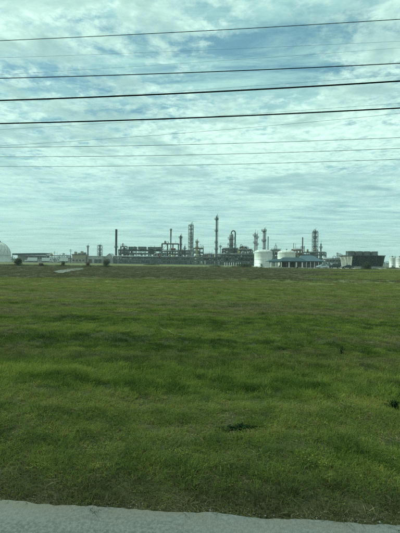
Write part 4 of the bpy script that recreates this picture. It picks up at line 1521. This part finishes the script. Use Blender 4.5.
car('silver car parked at the corner of the dull blue roofed building', 322.5, 152, 'car_silver', R(6))
car('pale blue car parked behind the silver car', 327.8, 157, 'car_blue', R(4))
car('dark estate car right of the pale parked cars', 334.6, 156, 'car_dark', R(-5), 4.6, True)
car('black car in front of the cooling tower pale end wall', 347.4, 150, 'car_dark', R(3), 4.5)


def truck(label, px, D, rz, L=9.0):
    t = thing('box_truck', label, 'truck', (X(px, D), D, 0), rz, 'white trucks in the yard at left')
    h = L / 2
    MB().box(-h + 2.3, h, -1.2, 1.2, 1.0, 3.7).build('cargo_box', 'car_white', t)
    cb = MB().prism_xz([(-h, .6), (-h + .05, 1.5), (-h + .7, 2.6), (-h + 2.1, 2.7), (-h + 2.1, .6)], -1.1, 1.1).build('cab', 'car_white', t)
    for sg in (-1, 1):
        MB().add([(x, sg * 1.112, z) for x, z in ((-h + .35, 1.6), (-h + .8, 2.4), (-h + 1.8, 2.45), (-h + 1.8, 1.6))], [(0, 1, 2, 3)]).build('side_window', 'glass', cb)
    MB().add([(-h + .08, -.95, 1.62), (-h + .08, .95, 1.62), (-h + .62, .95, 2.52), (-h + .62, -.95, 2.52)], [(0, 1, 2, 3)]).build('windscreen', 'glass', cb)
    MB().box(-h + .4, h, -.5, .5, .6, .98).build('chassis', 'dark', t)
    for x in (-h + 1.0, h - 2.2, h - 1.1):
        for sg in (-1, 1):
            wl_ = MB().cone((x, sg * .85, .5), (x, sg * 1.15, .5), .5, n=14).build('wheel', 'tyre', t)
            MB().cone((x, sg * 1.152, .5), (x, sg * 1.17, .5), .26, n=10).build('rim', 'rim', wl_)


truck('white box truck before the far left shed, behind the leftmost bushes', 31.0, 318, R(5))
truck('white box truck left of the tan block building', 62.5, 312, R(-4), 8.0)
truck('white box truck before the long low pale tan building', 47.5, 325, R(182), 8.5)


# ------------------------------------------------------------------ poles
def utility_pole(label, px, ytop, D, arm=2.2):
    H = Z(px, ytop, D)
    t = thing('utility_pole', label, 'pole', base_of(px, D))
    MB().cone((0, 0, 0), (0, 0, H), .22, .14, 10).build('shaft', 'wood', t, True)
    for z in (H - .5, H - 1.5):
        MB().box(-arm / 2, arm / 2, -.27, -.15, z - .08, z + .08).build('crossarm', 'wood', t)
        for x in (-arm * .45, -arm * .2, arm * .2, arm * .45):
            MB().lathe([(.05, 0), (.09, .06), (.06, .14), (.09, .2), (0, .28)], 8, (x, -.21, z + .08)).build('insulator', 'clad', t)


utility_pole('small utility pole with crossarms beside the tan block building', 70.6, 249.2, 290)
utility_pole('small utility pole left of the cooling tower', 338.2, 252.8, 210)
utility_pole('faint small pole behind the far left pipe rack', 54.5, 251.5, 360)

# ------------------------------------------------------------------ fence before the plant
D = 222
xa, xb = X(113, D), X(254, D)
t = thing('chain_link_fence', 'chain link fence running along the front of the plant', 'fence', ((xa + xb) / 2, D, 0))
w = (xb - xa) / 2
npst = 27
pm = None
for i in range(npst):
    x = -w + 2 * w * i / (npst - 1)
    if pm is None:
        o = MB().cone((0, 0, 0), (0, 0, 2.5), .06, n=8).build('post', 'steel_light', t)
        pm = o
    else:
        o = pm.copy()
        C.objects.link(o)
    o.location = (x, 0, 0)
MB().bar((-w, 0, 2.42), (w, 0, 2.42), .07).build('top_rail', 'steel_light', t)
MB().box(-w, w, .05, .06, .05, 2.38).build('mesh', 'mesh', t)

# white marker posts before the stepped structure
post0 = None
for i, px in enumerate((224.8, 227.0, 229.4, 231.6, 233.8, 236.2, 238.4, 240.6)):
    D = 176 + (i % 3)
    lab = ('leftmost', 'second from left', 'third from left', 'fourth from left', 'fourth from right', 'third from right', 'second from right', 'rightmost')[i] + ' white guard post in the row before the stepped structure'
    if post0 is None:
        post0 = tag(MB().lathe([(.16, 0), (.16, 1.55), (.12, 1.68), (0, 1.72)], 12).build('guard_post', 'white', None, True), lab, 'post', 'white guard posts')
        o = post0
    else:
        o = post0.copy()
        C.objects.link(o)
    o.location = (X(px, D), D, 0)
    o['label'] = lab


# ------------------------------------------------------------------ bushes
def bush(label, px, ytop, D, wpx, m='leaf', n=900, seed=0, name='bush', group='bushes before the plant'):
    g = random.Random(seed)
    H = Z(px, ytop, D)
    rw = wpx * D / FPX / 2
    t = thing(name, label, 'bush', (X(px, D), D, 0), 0, group)
    st = MB()
    cl = []
    for k in range(11):
        a = g.uniform(0, 6.283)
        d = rw * g.uniform(.1, .82)
        tip = Vector((d * math.cos(a), d * .7 * math.sin(a), H * g.uniform(.25, .70) * (1.02 - .2 * (d / rw) ** 2)))
        st.tube([(0, 0, -.05), tip * .4 + Vector((0, 0, H * .08)), tip], .03 + .01 * H, 5)
        cl.append((tip, g.uniform(.28, .46)))
    st.build('stem', 'bark', t)
    lf = MB()
    for _ in range(n):
        tip, cr = g.choice(cl)
        v = Vector((g.gauss(0, 1), g.gauss(0, 1), g.gauss(0, 1)))
        v = v / (v.length + 1e-6) * g.random() ** .4
        p = tip + Vector((v.x * rw * cr, v.y * rw * cr, v.z * H * cr))
        p.z = max(.04, p.z)
        q = Euler((g.uniform(-1, 1), g.uniform(-1, 1), g.uniform(0, 6.3))).to_matrix()
        if g.random() < .14:
            p = tip + (p - tip) * g.uniform(1.1, 1.7)
            p.z = max(.04, p.z)
        sz = g.uniform(.10, .24) * (.6 + .12 * H)
        lf.add([p + q @ Vector(c_) * sz for c_ in ((0, -.6, 0), (.4, 0, .08), (0, .7, 0), (-.4, 0, .08))], [(0, 1, 2, 3)])
    lf.build('foliage', m, t)


bush('dark round bush nearest the left edge, before the far shed', 17.2, 257.3, 118, 9.5, 'leaf', 2400, 1)
bush('small low dry bush between the two leftmost dark bushes', 41.5, 262.3, 116, 5, 'leaf_brown', 600, 2)
bush('small dark bush behind the pale gravel pad', 63.5, 261.0, 120, 5.5, 'leaf', 700, 3)
bush('small dry brown bush left of the large dusty bush', 87.6, 261.3, 118, 6, 'leaf_brown', 700, 4)
bush('large dusty bush left of the smokestack', 106.0, 259.0, 116, 9.5, 'leaf_brown', 1500, 5)
bush('wide dark bush before the front white tank', 244.0, 263.2, 146, 17, 'leaf', 4000, 6)
bush('leafy bush in front of the cooling tower', 367.5, 261.8, 130, 12.5, 'leaf', 3200, 7)
bush('low scrub bush below the stepped steel structure', 216.0, 265.0, 160, 8, 'leaf', 800, 8)
bush('tiny low bush before the pavilion', 297.5, 266.3, 140, 3.2, 'leaf_brown', 300, 9)
bush('low scrub before the right hand white tanks', 393.5, 266.6, 160, 9, 'leaf', 700, 10)
bush('low scrub at the foot of the long unit', 152.0, 263.0, 190, 9, 'leaf', 700, 13)

# far treeline
g = random.Random(5)
tl = MB()
for k in range(9000):
    x = g.uniform(-760, 760)
    D = g.uniform(880, 960)
    hh = 7.0 + 3.2 * math.sin(x * .021) + 2.2 * math.sin(x * .067 + 1) + 1.4 * math.sin(x * .21 + 2)
    z = hh * g.random() ** .7
    q = Euler((g.uniform(-1, 1), g.uniform(-1, 1), g.uniform(0, 6.3))).to_matrix()
    sz = g.uniform(1.2, 3.0)
    p = Vector((x, D, z))
    tl.add([p + q @ Vector(c_) * sz for c_ in ((-.5, -.6, 0), (.5, -.5, .1), (.45, .6, 0), (-.5, .5, .1))], [(0, 1, 2, 3)])
struct(tl.build('far_trees', 'leaf_far'), 'stuff', 'low far belt of trees along the horizon', 'trees')

# ------------------------------------------------------------------ overhead wires
WIRES = [
    # label, pixel track, metres from road edge, radius, material
    ('topmost wire of all, thin and black, across the upper clouds', [(0, 40.5), (170, 32.5), (230, 29.4), (340, 22.5), (400, 19.3)], 9.0, .0085, 'wire'),
    ('very faint thin wire just below the topmost wire', [(0, 58.5), (200, 48.5), (400, 42)], 24, .005, 'wire_al'),
    ('very faint thin wire running into the wire above the two thick cables', [(0, 75.5), (60, 71.5), (170, 62.7), (230, 59), (400, 49)], 25, .005, 'wire_al'),
    ('medium black wire next above the two thick black cables', [(0, 78.3), (60, 76.5), (170, 73), (230, 71.3), (340, 66), (400, 63.2)], 9.2, .012, 'wire'),
    ('upper of the two thick black cables', [(0, 100.3), (60, 98.5), (170, 93.5), (230, 91), (340, 84.5), (400, 81)], 9.4, .021, 'wire'),
    ('faint thin wire crossing behind the upper thick black cable', [(0, 102.8), (200, 89), (400, 75.3)], 26, .0055, 'wire_al'),
    ('lower of the two thick black cables', [(0, 123.5), (60, 122), (170, 118.5), (230, 116.3), (340, 111), (400, 108)], 9.4, .019, 'wire'),
    ('faint thin wire crossing behind the lower thick black cable', [(0, 129.5), (60, 126), (400, 103)], 27, .007, 'wire_al'),
    ('slanting thin wire below the thick cables, steepest of all', [(0, 146), (60, 141.5), (170, 134.2), (230, 129.5), (340, 118.7), (400, 113.5)], 28, .009, 'wire_al'),
    ('highest of the three lowest level thin wires', [(0, 147.5), (60, 146.3), (200, 144.5), (340, 139.7), (400, 137.5)], 31, .017, 'wire_al'),
    ('middle of the three lowest level thin wires', [(0, 156.7), (60, 156.5), (170, 155.3), (230, 154), (340, 150.3), (400, 148.5)], 31, .017, 'wire_al'),
    ('lowest wire of all, thin, just above the pale low sky', [(0, 166.5), (60, 166.3), (200, 165), (340, 161), (400, 159.2)], 31, .016, 'wire_al'),
]
for lab, track, toff, rad, m in WIRES:
    S, Zs = [], []
    for px, py in track:
        d = ray(px, py)
        # meet the upright plane toff metres beyond the road edge
        dn = d.x * road_n.x + d.y * road_n.y
        c0 = (0 - e0.x) * road_n.x + (0 - e0.y) * road_n.y
        k = (toff - c0) / dn
        p = Vector((d.x * k, d.y * k, CAM_H + d.z * k))
        S.append(to_st(p.x, p.y)[0])
        Zs.append(p.z)
    S, Zs = np.array(S), np.array(Zs)
    q = np.polyfit(S, Zs, 2)
    if not 0.0 <= q[0] <= 0.0045:
        c2 = min(max(q[0], 0.0003), 0.0045)
        q1 = np.polyfit(S, Zs - c2 * S ** 2, 1)
        q = np.array([c2, q1[0], q1[1]])
    mid_ = S.mean()
    half = 32 if toff < 15 else 55
    path = [from_st(sv, toff, float(np.polyval(q, sv))) for sv in np.linspace(mid_ - half, mid_ + half, 90)]
    tag(MB().tube(path, rad, 6).build('overhead_wire', m, None, True), lab, 'wire', 'overhead wires along the road')


# ------------------------------------------------------------------ weeds and sticks in the field
def weed(label, px, py, wpx, hm, m, n, seed):
    g = random.Random(seed)
    p = G(px, py)
    p.z = float(height(p.x, p.y))
    rw = wpx * p.y / FPX / 2
    t = thing('weed_clump', label, 'weed', p)
    lf = MB()
    for _ in range(n):
        a, d = g.uniform(0, 6.283), min(rw * 1.3, abs(g.gauss(0, rw * .55)))
        c = Vector((d * math.cos(a) + rw * .3 * math.sin(a * 3 + seed), d * .5 * math.sin(a), hm * g.uniform(.2, 1) * (1 - .4 * (d / rw) ** 2)))
        q = Euler((g.uniform(-.8, .8), g.uniform(-.8, .8), g.uniform(0, 6.3))).to_matrix()
        sz = g.uniform(.6, 1.2) * min(.032, .2 * rw + .01)
        lf.add([c + q @ Vector(v) * sz for v in ((0, -.1, 0), (.3, .25, .08), (.28, .7, .04), (0, 1.1, -.08), (-.28, .7, .04), (-.3, .25, .08))], [(0, 1, 2, 3, 4, 5)])
    lf.build('leaves', m, t)
    st = MB()
    for _ in range(10):
        a, d = g.uniform(0, 6.283), rw * g.uniform(.2, .8)
        st.tube([(0, 0, -.02), (d * .5 * math.cos(a), d * .3 * math.sin(a), hm * .5), (d * math.cos(a), d * .55 * math.sin(a), hm * .7)], .004, 4)
    st.build('stem', m, t)


weed('largest dark broadleaf weed clump in the near grass, right of centre', 243, 430.5, 42, .040, 'weed', 420, 1)
weed('small dark upright weed in the mid field, right of centre', 341.5, 350, 7, .16, 'weed', 90, 2)
weed('dark weed clump at the right edge of the tall grass strip', 394, 406, 14, .12, 'weed', 160, 3)


def stick(label, pix, r, m, lift=.03):
    pp = []
    for i, (px, py) in enumerate(pix):
        p = G(px, py)
        p.z = float(height(p.x, p.y)) + lift + .025 * math.sin(i * 1.9)
        pp.append(p)
    o = pp[0].copy()
    tag(MB().tube([p - o for p in pp], r, 6).build('fallen_stick', m, None, True), label, 'stick').location = o


stick('pale dead stalk lying in the mid field grass left of centre', [(158, 331), (160.5, 330.8), (163, 331.6), (166, 332.0), (169, 333.4), (172, 334.9), (175, 334.8), (179, 336.2), (184, 336.4), (189, 336.0)], .0045, 'twig_pale', .065)
stick('dark fallen stick in the mid field grass right of centre', [(327, 331), (332, 332), (337, 333.2), (341.5, 333.4)], .009, 'twig_dark', .09)

# loose chippings along the crumbled road edge
ch = MB()
g = random.Random(9)
for _ in range(1700):
    s_ = g.uniform(-2.5, 6.0)
    t_ = g.gauss(0.05, .07)
    if t_ > .3 or t_ < -.03:
        continue
    r_ = g.choice((.003, .004, .005, .006, .008)) * g.uniform(.7, 1.3)
    p = from_st(s_, t_, .022 + r_ * .3 if t_ < 0.0 else .0 + r_ * .4)
    q = Euler((g.uniform(0, 6), g.uniform(0, 6), g.uniform(0, 6))).to_matrix()
    vv = [p + q @ Vector(v) * r_ * g.uniform(.7, 1.2) for v in ((1, 0, 0), (-1, 0, 0), (0, 1, 0), (0, -1, 0), (0, 0, .8), (0, 0, -.8))]
    ch.add(vv, [(0, 2, 4), (2, 1, 4), (1, 3, 4), (3, 0, 4), (2, 0, 5), (1, 2, 5), (3, 1, 5), (0, 3, 5)])
struct(ch.build('road_chippings', 'stone'), 'stuff', 'loose pale stone chippings along the crumbled road edge', 'gravel')

# ------------------------------------------------------------------ haze
hz_ = MB().box(-7000, 7000, -500, 9800, -2.0, 75.0)
hm = bpy.data.materials.new('thin haze')
hm.use_nodes = True
hn = hm.node_tree.nodes
hn.remove(hn['Principled BSDF'])
pvn = hn.new('ShaderNodeVolumePrincipled')
pvn.inputs['Color'].default_value = (0.86, 0.92, 0.95, 1)
pvn.inputs['Density'].default_value = 0.00028
hm.node_tree.links.new(pvn.outputs[0], hn['Material Output'].inputs['Volume'])
hb_ = hz_.build('haze', hm)
struct(hb_, 'stuff', 'thin pale haze in the air over the whole field', 'haze')
print('grass tufts', len(pts))
